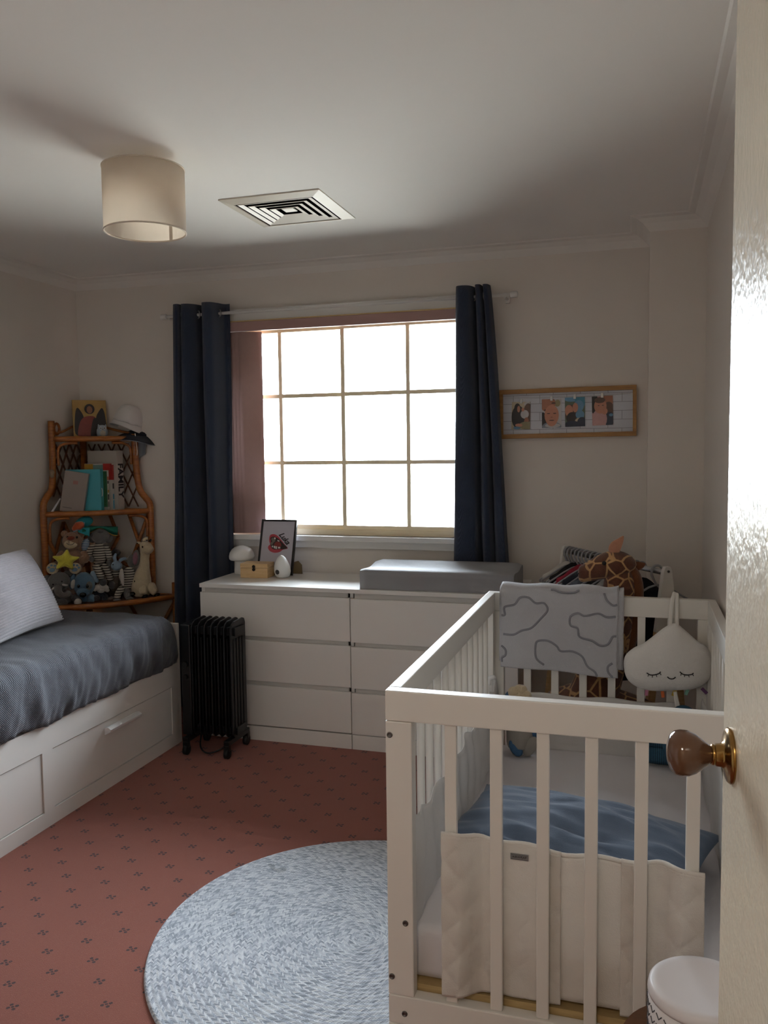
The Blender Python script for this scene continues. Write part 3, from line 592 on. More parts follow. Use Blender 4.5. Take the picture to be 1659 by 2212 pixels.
# ------------------------------------------------------------------ oil heater
def heater():
    x0, x1, yf, yb = -1.800, -1.525, -.735, -.585
    t = thing('oil_heater', 'black oil-filled radiator heater on castors between daybed and dresser', 'heater', ((x0+x1)/2, (yf+yb)/2, 0))
    yc = (yf+yb)/2; D = yb-yf
    def fin_outline(d, z0, z1, r):
        return [(-d/2+r, z0), (d/2-r, z0), (d/2, z0+r), (d/2, z1-r*1.2), (d/2-r*.4, z1-r*.3), (d/2-r*1.2, z1), (-d/2+r*1.6, z1-.004), (-d/2+r*.5, z1-r*.8), (-d/2, z1-r*1.6), (-d/2, z0+r)]
    first = None; n = 7; xs = [x0+.062+i*(x1-x0-.062-.008)/(n-1) for i in range(n)]
    Rz = Matrix.Rotation(pi/2, 4, 'Z')
    for i, x in enumerate(xs):
        if first is None:
            m = MB(); m.prism(fin_outline(D, .085, .645, .022), -.0035, .0035, Matrix.Translation((0, 0, 0)) @ Rz)
            for yy in (-.045, -.015, .015, .045): m.box(-.0075, .0075, yy-.009, yy+.009, .13, .56)
            m.box(-.013, .013, -.05, .05, .575, .612).box(-.013, .013, -.05, .05, .10, .135)
            first = m.build('fin', 'heater', t, world=False, bevel=.0012); first.matrix_basis = t.matrix_basis.inverted() @ Matrix.Translation((x, yc, 0))
        else:
            inst(first, t, t.matrix_basis.inverted() @ Matrix.Translation((x, yc, 0)))
    b = MB().box(x0, x0+.052, yf+.004, yb-.004, .085, .622).build('control_box', 'heater', t, bevel=.006)
    MB().tube([(x0+.026, yf-.010, .43), (x0+.026, yf+.006, .43)], .015, 16).build('dial', 'rubber', b)
    MB().tube([(x0+.026, yf-.010, .37), (x0+.026, yf+.006, .37)], .012, 16).build('dial', 'rubber', b)
    for x in (x0+.035, x1-.025):
        MB().box(x-.014, x+.014, yf-.035, yb+.035, .062, .086).build('foot_bar', 'heater', t, bevel=.003)
        for y in (yf-.025, yb+.025):
            w = MB().tube([(x-.011, y, .0255), (x-.009, y, .0255), (x+.009, y, .0255), (x+.011, y, .0255)], [.020, .0252, .0252, .020], 20).build('castor', 'rubber', t, smooth=True)
            MB().box(x-.014, x+.014, y-.012, y+.012, .036, .066).build('castor_fork', 'heater', w, bevel=.003)
    MB().tube(catmull([(x0+.06, yc, .075), (x0+.09, yf+.01, .03), (x0+.14, yf-.01, .012), (x0+.2, yf+.02, .03), (x0+.23, yc, .07)], 6), .004, 8).build('power_cord', 'rubber', t, smooth=True)
heater()

# ------------------------------------------------------------------ daybed
BX, BYE, BYN, BZ = -1.883, -.622, -2.70, .405
def daybed():
    t = thing('daybed', 'white daybed with flat panel drawers along the left wall', 'bed', (-2.36, -1.66, 0))
    x0 = -2.838; th = .02
    p = MB()
    ys = [BYE, -.683, -1.552, -1.612, -2.480, BYN]
    p.box(BX-th, BX, BYN, BYE, .298, BZ).box(BX-th, BX, BYN, BYE, 0, .062)
    for a, b in ((ys[1], ys[0]), (ys[3], ys[2]), (ys[5], ys[4])): p.box(BX-th, BX, a, b, .062, .298)
    p.build('front_panel', 'white', t)
    for a, b, in ((ys[2], ys[1]), (ys[4], ys[3])):
        d = MB().box(BX-th, BX-.004, a+.0035, b-.0035, .0655, .2945).build('drawer', 'white', t, bevel=.001)
        yc = -1.100 if b > -1 else -2.04
        MB().prism([(0, .236), (.030, .252), (.032, .262), (.016, .272), (0, .268)], -.118, .118, Matrix.Translation((BX-.004, yc, 0))).build('handle', plain('handle_white', 'e0e0e0', .3, .01), d, bevel=.002)
    MB().box(x0, BX, BYE, BYE+.022, 0, .598).build('end_panel', 'white', t, bevel=.002)
    MB().box(x0, BX, BYN-.022, BYN, 0, .60).build('end_panel', 'white', t, bevel=.002)
    MB().box(x0, x0+.02, BYN, BYE, 0, .60).build('back_panel', 'white', t)
    MB().box(x0+.02, BX-th, BYN, BYE, .36, .385).build('slat_base', 'pine', t)
    mt = MB().box(x0+.03, BX-.045, BYN+.01, BYE-.02, .386, .622).build('mattress', 'mattress', None, bevel=.03, smooth=True); tag(mt, 'white mattress wholly under the dark waffle bedspread', 'mattress')
    # bedspread: rounded over the mattress and hanging down the front
    top = .648; r = .075; L0, L1 = BYN+.004, BYE-.006
    xf = BX+.010; xb = x0+.025
    path = []
    for i in range(15): path.append((xb + (xf-r-xb)*i/14, top, 0))
    for i in range(1, 9): a = pi/2*i/8; path.append((xf-r+r*sin(a), top-r+r*cos(a), 1))
    for i in range(1, 12): path.append((xf + .012*sin(pi*i/11), top-r-(top-r-.412)*i/11, 2))
    n = len(path); ny = 260; re = .07
    def sec(v):
        y = L1 + (L0-L1)*v; out = []
        d = abs(L1-y); ins = 0
        if d < re: ins = re - sqrt(max(0, re*re-(re-d)**2))
        for k, (x, z, kind) in enumerate(path):
            s = k/(n-1)
            fold = .010*noise.noise(Vector((x*2.5, y*5.5, 3))) + .008*noise.noise(Vector((x*6+5, y*16+x*5, 1))) + .005*noise.noise(Vector((x*9+5, y*34+x*14, 6)))
            dr = 0
            if kind > 0:
                h = (top-z)/(top-.41); dr = h**.7*(.008*sin(y*31+2*sin(y*7)) + .012*noise.noise(Vector((y*17+z*6, z*5, 9))) + .008*noise.noise(Vector((y*38-z*12, z*7, 2))))
            zz = z + fold*(1 if kind == 0 else .5)
            if kind == 2 and k == n-1: zz += .006*sin(y*17) - .004
            if kind == 0: zz += .012*noise.noise(Vector((y*3, x*9, 4)))*min(1, s*2)
            zz -= ins*(1 if z > .5 else (z-.41)/.09)
            xx = x - (ins*.5 if kind else 0) + dr
            out.append((xx, y, max(zz, .392)))
        return out
    m = MB(); vs = []
    for j in range(ny+1): 
        v = (j/ny)
        v = v**1.25
        vs += sec(v)
    # far end closing strip
    endrow = [(x, L1+.006, min(z, .56)) for x, y, z in vs[:n]]
    vs2 = [(x, y, z) for x, y, z in vs]
    m.add(vs2, [(j*n+i, j*n+i+1, (j+1)*n+i+1, (j+1)*n+i) for j in range(ny) for i in range(n-1)])
    o = m.build('bedspread', 'spread', None, smooth=True, solid=-.004); tag(o, 'dark blue-grey waffle bedspread wrinkled over the daybed mattress', 'bedspread')
daybed()

def cushion():
    B = Vector((-2.262, -.975, .672)); T = Vector((-2.500, -.925, .991)); N = Vector((-2.19, -1.50, .670))
    uu = (N-B); vv = (T-B); nn = uu.cross(vv).normalized()
    if nn.x < 0: nn = -nn
    def fn(sd):
        def g(u, v):
            a, b = 2*u-1, 2*v-1
            h = max(0, (1-abs(a)**2.6)*(1-abs(b)**2.6))**.55*.085
            pin = .035*(1-abs(b)**1.5)*abs(a)**3*(-1 if a > 0 else 1)
            pin2 = .02*(1-abs(a)**1.5)*abs(b)**3*(-1 if b > 0 else 1)
            cor = .0026*sin(v*2*pi*34)
            wr = .008*noise.noise(Vector((u*4, v*4, 2)))*(1-abs(a)**4)*(1-abs(b)**4)
            p = B + uu*(u+pin*1.2) + vv*(v+pin2*1.2)
            e = 1 if h > .002 else .35
            return tuple(p + nn*(-.004 + sd*(h+.004) + (cor+wr)*sd*1.0 + (cor if h < .002 else 0)))
        return g
    m = MB(); nu, nv = 40, 204
    m.grid(fn(1), nu, nv); m.grid(fn(-1), nu, nv)
    o = m.build('cushion', 'cord', None, smooth=True); tag(o, 'silvery corduroy cushion leaning on the daybed against the left wall', 'cushion')
cushion()

# ------------------------------------------------------------------ rattan corner shelf
def corner_shelf():
    t = thing('corner_shelf', 'brown rattan corner shelf with three tiers behind the daybed', 'shelf', (-2.70, -.15, 0))
    r = .0185
    def post(pts, rr=r, name='post'): return MB().tube(pts, rr, 12).build(name, 'rattan', t, smooth=True)
    post([(-2.805, -.05, 0), (-2.805, -.05, 1.60)])
    post([(-2.815, -.577, 0), (-2.815, -.577, .70)]); post([(-2.235, -.04, 0), (-2.235, -.04, .70)])
    post(catmull([(-2.812, -.405, .63), (-2.812, -.405, .90), (-2.812, -.405, 1.10), (-2.812, -.400, 1.165), (-2.812, -.375, 1.20), (-2.812, -.335, 1.235), (-2.812, -.318, 1.30), (-2.812, -.312, 1.45), (-2.812, -.312, 1.618)], 5))
    post(catmull([(-2.378, -.042, .63), (-2.378, -.042, .90), (-2.378, -.042, 1.10), (-2.382, -.042, 1.150), (-2.405, -.042, 1.18), (-2.438, -.042, 1.22), (-2.455, -.042, 1.29), (-2.465, -.042, 1.42), (-2.468, -.042, 1.545)], 5))
    for z, L, Rr, bow in ((.625, (-2.815, -.577), (-2.235, -.04), .10), (1.112, (-2.812, -.405), (-2.378, -.042), .045), (1.522, (-2.812, -.312), (-2.468, -.042), .03)):
        arc = []
        for i in range(13):
            u = i/12; b = bow*4*u*(1-u); arc.append((L[0]+(Rr[0]-L[0])*u + .68*b, L[1]+(Rr[1]-L[1])*u - .733*b))
        poly = [(-2.83, -.02), (-2.83, L[1])] + [(x, y) for x, y in arc] + [(Rr[0], -.02)]
        MB().prismz(poly, z-.010, z+.004).build('shelf_board', 'rattan_d', t)
        MB().tube([(x, y, z-.004) for x, y in arc], .0155, 12).build('front_rail', 'rattan', t, smooth=True)
        MB().tube([(-2.815, L[1], z-.004), (-2.815, -.04, z-.004)], .012, 10).build('side_rail', 'rattan', t, smooth=True)
        MB().tube([(-2.80, -.035, z-.004), (Rr[0], -.035, z-.004)], .012, 10).build('side_rail', 'rattan', t, smooth=True)
        # bent cane brackets under each front corner
        dx = Vector((arc[6][0]-arc[0][0], arc[6][1]-arc[0][1], 0)).normalized()
        for (px, py), sg, drop in (((arc[0][0]+.01, arc[0][1]), 1, .12), ((arc[-1][0], arc[-1][1]-.0), -1, .12)):
            P = Vector((px, py, 0)); q = dx if sg > 0 else -Vector((arc[-1][0]-arc[6][0], arc[-1][1]-arc[6][1], 0)).normalized()
            if z < 1: continue
            MB().tube(catmull([P+q*.022+Vector((0, 0, z-.030-drop)), P+q*.022+Vector((0, 0, z-.075)), P+q*.035+Vector((0, 0, z-.042)), P+q*.075+Vector((0, 0, z-.028)), P+q*.125+Vector((0, 0, z-.027))], 5), .0075, 8).build('corner_bracket', 'rattan', t, smooth=True)
    # curled cane at the top
    MB().tube([(-2.812, -.268+.022*cos(a*pi/10), 1.575+.03*sin(a*pi/10)) for a in range(20)], .007, 8, closed=True).build('cane_curl', 'rattan', t, smooth=True)
    MB().tube(catmull([(-2.812, -.30, 1.548), (-2.812, -.22, 1.560), (-2.812, -.13, 1.590), (-2.81, -.05, 1.60)], 5), .007, 8).build('cane_curl', 'rattan', t, smooth=True)
    MB().tube(catmull([(-2.46, -.042, 1.548), (-2.55, -.042, 1.560), (-2.68, -.042, 1.590), (-2.79, -.045, 1.60)], 5), .007, 8).build('cane_curl', 'rattan', t, smooth=True)
    # woven diamond lattice behind the book tier
    def lattice(a, b, z0, z1, n):
        a = Vector(a); b = Vector(b); W = (b-a).length; H = z1-z0; step = W/n
        for sg in (1, -1):
            for i in range(-8, n+9):
                # line x = i*step + sg*(z)*k, clipped to the panel
                k = .52; pts = []
                for zz in [q*H/24 for q in range(25)]:
                    x = i*step + sg*zz*k
                    if 0 <= x <= W: pts.append(a + (b-a)*(x/W) + Vector((0, 0, z0+zz)))
                if len(pts) > 2:
                    off = Vector((.003, -.003, 0))*sg
                    MB().tube([pts[0]+off, pts[-1]+off], .0052, 6).build('cane_strip', 'rattan_d', t)
    lattice((-2.82, -.31, 0), (-2.82, -.06, 0), 1.20, 1.49, 4)
    lattice((-2.79, -.035, 0), (-2.46, -.035, 0), 1.13, 1.49, 5)
    # bamboo fretwork behind the toys
    for p in (((-2.78, -.035, .66), (-2.60, -.035, .95)), ((-2.60, -.035, .95), (-2.66, -.035, 1.10)), ((-2.40, -.035, .75), (-2.53, -.035, 1.10)), ((-2.56, -.035, .72), (-2.395, -.035, 1.09)), ((-2.40, -.035, .80), (-2.49, -.035, .87)), ((-2.62, -.035, .83), (-2.53, -.035, .78)),
              ((-2.82, -.39, .72), (-2.82, -.23, 1.05)), ((-2.82, -.39, 1.02), (-2.82, -.24, .75)), ((-2.82, -.23, 1.05), (-2.82, -.07, .78))):
        MB().tube(p, .0105, 10).build('fret_bar', 'rattan', t, smooth=True)
    # lower tier below the bed line
    for p in (((-2.25, -.035, .10), (-2.55, -.035, .58)), ((-2.55, -.035, .10), (-2.25, -.035, .58))): MB().tube(p, .0105, 10).build('fret_bar', 'rattan', t, smooth=True)
corner_shelf()

# front elevation of the shelf: X along its front chord, s = metres back from the chord
SO = Vector((-2.52, -.32, 0)); SN = Vector((.68, -.733, 0)).normalized(); SD = Vector((-SN.y, SN.x, 0)); TH = math.atan2(SD.y, SD.x)
def EL(u, v, s):
    X = (.029+.13*s) + (u-230)*(.00241+.0005*s) - (v-1215)*.0001
    z = (.841-.12*s) - (.00254+.0005*s)*(v-1215) - (u-230)*(.00017+(v-1215)*6e-7)
    p = SO + SD*X - SN*s; return Vector((p.x, p.y, z))
def A4(x, y, s): return EL(90+x/6.381, 1110+y/6.381, s)
K4 = .000392
def tE(m, x, y, s, rx, rz, ry=None, tilt=0.0):
    ry = ry if ry is not None else (rx+rz)/2
    return m.ell(A4(x, y, s), (rx*K4, ry*K4, rz*K4), (0, tilt, TH), 20, 14)
def tT(m, pts, r, flat=1.0, k=4):
    P = catmull([A4(*p) for p in pts], k); n = len(P)
    R = [x*K4 for x in r] if isinstance(r, (list, tuple)) else [r*K4]*n
    if len(R) != n: R = [R[min(len(R)-1, int(i*(len(R)-1)/(n-1)))]*(1-((i*(len(R)-1)/(n-1)) % 1)) + R[min(len(R)-1, int(i*(len(R)-1)/(n-1))+1)]*((i*(len(R)-1)/(n-1)) % 1) for i in range(n)]
    R[0] *= .55; R[-1] *= .55
    return m.tube(P, R, 12)
def tthing(name, label, x, y, s, cat='soft toy', group='soft toys on the corner shelf'):
    p = A4(x, y, s); return thing(name, label, cat, (p.x, p.y, .63), TH, group)

def toys():
    brown = fuzzy('bear_brown', '8d6b55'); cream = fuzzy('plush_cream', 'c3b294'); grey = fuzzy('plush_grey', '6a6866'); dgrey = fuzzy('plush_dark_grey', '4d4c4d')
    yellow = fuzzy('plush_yellow', 'd9cf4a', .06); blue = fuzzy('plush_blue', '56748c'); lblue = fuzzy('plush_pale_blue', '8ea6bb'); white = fuzzy('plush_white', 'c0bbb4')
    padb = fuzzy('paw_blue', '7c9bb3'); rust = fuzzy('nose_rust', '7b3521'); taupe = fuzzy('plush_taupe', '6c5f55'); pink = fuzzy('ear_pink', '8b626e'); teal = plain('felt_teal', '2c8b95', .95, .05); green = plain('felt_green', '1d6b58', .95, .06)
    orange = fuzzy('felt_orange', 'a4441f'); eye = plain('bead_black', '0a0a0a', .2, 0); gold = plain('gold_trim', 'b58a35', .8, .05); navy = fuzzy('plush_navy', '242a33')
    strip = stripes('doll_stripes', '4b4744', 'b7b0a2', .0135); scarf = stripes('scarf_stripes', '4f7396', 'b5bfc9', .009)
    B = lambda m, n, mat, t, **k: m.build(n, mat, t, smooth=True, **k)
    # --- teddy bear with star
    S = .10
    t = tthing('teddy_bear', 'brown teddy bear hugging a yellow star on the corner shelf', 400, 800, S)
    B(tE(MB(), 450, 640, S, 150, 165), 'body', brown, t)
    h = B(tE(MB(), 425, 375, S-.01, 130, 128), 'head', brown, t)
    B(tE(MB(), 322, 275, S, 48, 48, 25), 'ear', brown, h); B(tE(MB(), 545, 285, S, 48, 48, 25), 'ear', brown, h)
    B(tE(MB(), 408, 415, S-.045, 92, 66, 45), 'muzzle', cream, h)
    B(tE(MB(), 408, 335, S-.065, 52, 30, 22), 'nose', rust, h)
    for x in (365, 488): B(tE(MB(), x, 322, S-.058, 14, 17, 10), 'eye', eye, h)
    B(tT(MB(), [(345, 400, S-.063), (385, 425, S-.070), (430, 420, S-.069), (458, 395, S-.062)], 4), 'smile', dgrey, h)
    B(tT(MB(), [(383, 350, S-.068), (384, 420, S-.0685)], 3), 'smile', dgrey, h)
    B(tE(MB(), 605, 430, S+.005, 55, 95, 40, .25), 'scarf', scarf, t, label='blue and white striped scarf end')
    B(tT(MB(), [(560, 520, S-.01), (600, 610, S-.03), (520, 650, S-.055)], [55, 68, 50]), 'arm', brown, t)
    B(tT(MB(), [(320, 530, S-.01), (260, 600, S-.03), (300, 660, S-.05)], [50, 60, 45]), 'arm', brown, t)
    for x, y in ((165, 755), (465, 750)):
        B(tT(MB(), [(x+(60 if x < 300 else -10), y-40, S), (x+15, y-5, S-.04), (x, y, S-.065)], [70, 82, 80]), 'leg', brown, t)
        f = B(tE(MB(), x, y, S-.075, 80, 78, 14), 'paw_pad', cream, t)
        B(tE(MB(), x-5, y+20, S-.082, 36, 28, 8), 'pad_spot', padb, f)
        for dx, dy in ((-48, -15), (-15, -45), (28, -40), (50, -8)): B(tE(MB(), x+dx, y+dy, S-.081, 17, 15, 7), 'pad_spot', padb, f)
    o = []; c = A4(340, 640, S-.085)
    for i in range(10):
        a = pi/2 + i*pi/5 - .12; R = (185 if i % 2 == 0 else 105)*K4; o.append((R*cos(a), R*sin(a)*.82))
    B(MB().puff(smoothpoly(o, 4), .028, Matrix.Translation(c) @ Matrix.Rotation(TH, 4, 'Z'), c=(0, 0)), 'star', yellow, t, label='yellow fleece star')
    # --- striped doll
    S = .11
    t = tthing('striped_doll', 'long-legged grey plush doll in striped pyjamas next to the bear', 800, 760, S)
    B(tE(MB(), 790, 560, S, 112, 175, 80), 'body', strip, t)
    h = B(tE(MB(), 805, 310, S-.005, 128, 105, 90), 'head', grey, t)
    for x in (690, 925): B(tE(MB(), x, 330, S+.02, 60, 75, 22, .3 if x > 800 else -.3), 'ear', grey, h)
    B(tE(MB(), 810, 250, S-.045, 40, 10, 8), 'brow', dgrey, h)
    B(tT(MB(), [(715, 430, S-.01), (660, 520, S-.03), (665, 590, S-.04)], [40, 44, 38]), 'arm', strip, t); B(tE(MB(), 690, 625, S-.045, 38, 46), 'hand', grey, t)
    B(tT(MB(), [(880, 430, S-.01), (920, 540, S-.02), (932, 630, S-.03)], [40, 42, 38]), 'arm', strip, t); B(tE(MB(), 928, 675, S-.035, 36, 48), 'hand', grey, t)
    B(tT(MB(), [(740, 700, S-.03), (790, 800, S-.07), (835, 900, S-.085)], [58, 52, 46]), 'leg', strip, t); B(tE(MB(), 848, 945, S-.09, 48, 52), 'foot', dgrey, t)
    B(tT(MB(), [(860, 700, S-.02), (910, 820, S-.05), (955, 930, S-.06)], [55, 48, 44]), 'leg', strip, t); B(tE(MB(), 972, 985, S-.065, 46, 58), 'foot', dgrey, t)
    # --- felt bird puppet on top
    S = .12
    t = tthing('felt_parrot', 'teal and green felt bird with an orange beak lying on the doll', 700, 150, S)
    B(tE(MB(), 590, 110, S, 120, 75, 70, -.2), 'head', teal, t)
    B(tT(MB(), [(575, 150, S-.03), (500, 170, S-.045), (430, 225, S-.04)], [45, 62, 20]), 'beak', orange, t, label='orange felt beak')
    B(tT(MB(), [(590, 120, S-.035), (570, 170, S-.05), (500, 215, S-.055), (440, 250, S-.045)], 9), 'beak_edge', lblue, t)
    def wing(u, v):
        x = 560 + 490*u; yb = 300 - 60*u - 60*sin(u*pi*1.3)*(u > .1) + 20*sin(u*9); yt = 165 + 15*u
        y = yt + (yb-yt)*v; return tuple(A4(x, y, S - .055*sin(pi*min(1, v*1.1))*(1-u*.6)))
    B(MB().grid(wing, 22, 8), 'wing', green, t, solid=.004)
    B(MB().tube([wing(i/22, 1.0) for i in range(4, 23)], .0035, 6), 'wing_trim', gold, t)
    def tail(u, v):
        x = 500+160*u; return tuple(A4(x, 190 + (60 + 60*u)*v, S-.04-.015*u))
    B(MB().grid(tail, 8, 5), 'collar', teal, t, solid=.004)
    # --- elephant
    S = .035
    t = tthing('elephant_toy', 'grey plush elephant with white tusks at the front of the shelf', 270, 1250, S)
    B(tE(MB(), 290, 1160, S+.03, 150, 115, 120), 'body', grey, t)
    h = B(tE(MB(), 250, 935, S, 150, 135, 120), 'head', grey, t)
    B(tE(MB(), 395, 830, S+.02, 85, 45, 18, .35), 'ear', grey, h); B(tE(MB(), 105, 920, S+.02, 60, 80, 18, -.2), 'ear', grey, h)
    B(tT(MB(), [(240, 1000, S-.04), (245, 1080, S-.06), (300, 1125, S-.065), (370, 1105, S-.06), (385, 1065, S-.055)], [62, 50, 42, 36, 30]), 'trunk', grey, h)
    B(tT(MB(), [(295, 975, S-.05), (345, 985, S-.06), (372, 982, S-.062)], [16, 14, 6]), 'tusk', white, h); B(tT(MB(), [(190, 1020, S-.05), (160, 1045, S-.055), (145, 1060, S-.056)], [16, 14, 6]), 'tusk', white, h)
    for x, y in ((290, 935), (172, 975)): B(tE(MB(), x, y, S-.046, 10, 11, 8), 'eye', eye, h)
    B(tE(MB(), 290, 1225, S-.02, 80, 55, 60), 'foot', grey, t); B(tE(MB(), 190, 1220, S-.01, 70, 50, 60), 'foot', grey, t)
    # --- patchwork dog
    S = .035
    t = tthing('patchwork_dog', 'blue patchwork plush dog with a grey eye patch and black nose', 590, 1250, S)
    B(tE(MB(), 600, 1170, S+.04, 130, 95, 120), 'body', blue, t)
    h = B(tE(MB(), 590, 975, S, 145, 175, 115), 'head', blue, t)
    B(tE(MB(), 435, 935, S+.01, 48, 110, 25, .2), 'ear', blue, h); B(tE(MB(), 440, 970, S-.012, 34, 65, 20, .2), 'ear_lining', white, h)
    B(tE(MB(), 735, 870, S+.015, 48, 95, 28, -.45), 'ear', lblue, h)
    B(tE(MB(), 640, 985, S-.022, 62, 80, 68), 'eye_patch', grey, h)
    B(tE(MB(), 575, 1085, S-.035, 88, 65, 52), 'muzzle', blue, h)
    B(tE(MB(), 572, 1118, S-.057, 45, 34, 20), 'nose', eye, h)
    for x in (512, 632): B(tE(MB(), x, 998, S-.047, 19, 23, 12), 'eye', eye, h)
    B(tT(MB(), [(455, 1130, S), (490, 1190, S-.02), (505, 1215, S-.035)], [50, 58, 62]), 'leg', dgrey, t); B(tE(MB(), 505, 1218, S-.045, 50, 50, 35), 'paw', white, t)
    B(tT(MB(), [(680, 1120, S+.01), (680, 1190, S-.01), (670, 1215, S-.02)], [50, 52, 50]), 'leg', blue, t)
    # --- fluffy white lamb
    S = .05
    t = tthing('fluffy_lamb', 'small dark lamb with a fluffy white fleece beside the patchwork dog', 820, 1200, S)
    m = MB()
    for x, y, q in ((780, 1015, 52), (830, 1000, 58), (880, 1025, 50), (820, 1050, 55), (740, 1040, 36), (905, 1055, 32)): tE(m, x, y, S-.01, q, q*.85)
    B(m, 'fleece', white, t); B(tE(MB(), 800, 1130, S+.005, 95, 80, 70), 'body', navy, t)
    B(tE(MB(), 760, 1165, S-.02, 45, 45), 'leg', dgrey, t); B(tE(MB(), 870, 1150, S-.01, 45, 60), 'leg', navy, t)
    # --- taupe plush
    S = .10
    t = tthing('taupe_elephant', 'taupe plush elephant mostly hidden behind the striped toys', 1020, 1000, S)
    B(tE(MB(), 1015, 960, S-.01, 72, 125, 60, .15), 'ear', taupe, t); B(tE(MB(), 1010, 1000, S+.04, 110, 170, 90), 'body', taupe, t); B(tE(MB(), 1020, 540, S+.08, 70, 55, 40), 'foot', dgrey, t)
    B(tE(MB(), 960, 1180, S-.05, 55, 40), 'foot', taupe, t)
    # --- pale blue rabbit
    S = .075
    t = tthing('blue_rabbit', 'little pale blue plush rabbit head peeking out with floppy ears', 1035, 800, S)
    B(tE(MB(), 1035, 715, S, 78, 72, 70), 'head', lblue, t)
    B(tT(MB(), [(1020, 660, S), (1005, 600, S), (1028, 545, S)], [24, 26, 14], k=5), 'ear', lblue, t); B(tT(MB(), [(1070, 650, S), (1120, 622, S), (1175, 612, S-.01)], [26, 26, 14]), 'ear', lblue, t)
    B(tE(MB(), 1030, 820, S+.015, 72, 62, 60), 'body', strip, t); B(tE(MB(), 985, 700, S-.025, 8, 9, 6), 'eye', eye, t)
    # --- striped bunny
    S = .055
    t = tthing('striped_bunny', 'grey plush bunny in a striped suit slumped beside the cream giraffe', 1150, 1220, S)
    B(tE(MB(), 1195, 900, S, 105, 175, 85, .2), 'body', strip, t)
    h = B(tE(MB(), 1255, 650, S+.015, 75, 95, 70), 'head', grey, t)
    B(tE(MB(), 1310, 610, S-.005, 55, 120, 24, .08), 'ear', grey, h); B(tE(MB(), 1298, 615, S-.016, 36, 92, 18, .08), 'ear_lining', pink, h, label='pink ear lining')
    B(tT(MB(), [(1110, 760, S-.02), (1105, 860, S-.04), (1130, 990, S-.045)], [18, 38, 12]), 'arm', white, t)
    B(tT(MB(), [(1120, 1020, S-.02), (1060, 1100, S-.04), (1045, 1175, S-.05)], [52, 46, 44]), 'leg', strip, t); B(tE(MB(), 1045, 1205, S-.055, 62, 38, 50), 'foot', grey, t)
    B(tT(MB(), [(1180, 1040, S-.02), (1185, 1110, S-.03), (1210, 1160, S-.04)], [52, 48, 44]), 'leg', grey, t); B(tE(MB(), 1228, 1185, S-.05, 62, 38, 50, .1), 'foot', grey, t)
    # --- cream giraffe
    S = .04
    t = tthing('cream_giraffe', 'plain cream plush giraffe with black hooves sitting at the shelf end', 1440, 1150, S, group=None)
    b = B(tT(MB(), [(1390, 1120, S+.02), (1385, 1000, S+.01), (1400, 870, S), (1425, 740, S), (1432, 620, S), (1440, 520, S), (1450, 430, S), (1458, 385, S)], [120, 155, 125, 78, 64, 70, 88, 50], k=5), 'body', cream, t)
    B(tT(MB(), [(1450, 470, S-.01), (1500, 495, S-.03), (1535, 520, S-.04)], [80, 72, 44]), 'muzzle', cream, t)
    for x, y, e in ((1385, 405, -1), (1500, 385, 1)):
        ear = B(tT(MB(), [(x+e*5, y, S+.005), (x+e*25*(2 if e < 0 else .6), y-(8 if e < 0 else 22), S+.005), (x+e*(70 if e < 0 else 25), y-(2 if e < 0 else 40), S+.005)], [18, 17, 8]), 'ear', eye if e > 0 else cream, t)
    B(tT(MB(), [(1345, 402, S+.005), (1315, 400, S+.005)], 14), 'ear_tip', eye, t)
    B(tT(MB(), [(1400, 370, S), (1440, 345, S), (1478, 352, S)], [14, 22, 14]), 'mane', cream, t)
    B(tT(MB(), [(1460, 370, S), (1462, 335, S)], 14), 'horn', eye, t)
    B(tE(MB(), 1400, 455, S-.034, 9, 14, 8), 'eye', eye, t); B(tE(MB(), 1290, 930, S-.03, 7, 14, 8), 'spot', eye, t)
    for x0, x1, y1 in ((1400, 1425, 1110), (1510, 1600, 1090)):
        B(tT(MB(), [(x0, 980, S-.01), ((x0+x1)/2, 1050, S-.04), (x1, y1, S-.055)], [75, 62, 50]), 'leg', cream, t)
        B(tE(MB(), x1+14, y1+28, S-.06, 46, 24, 40, -.35), 'hoof', eye, t)
    B(tE(MB(), 1262, 1105, S-.02, 40, 30, 30), 'hoof', eye, t)
toys()

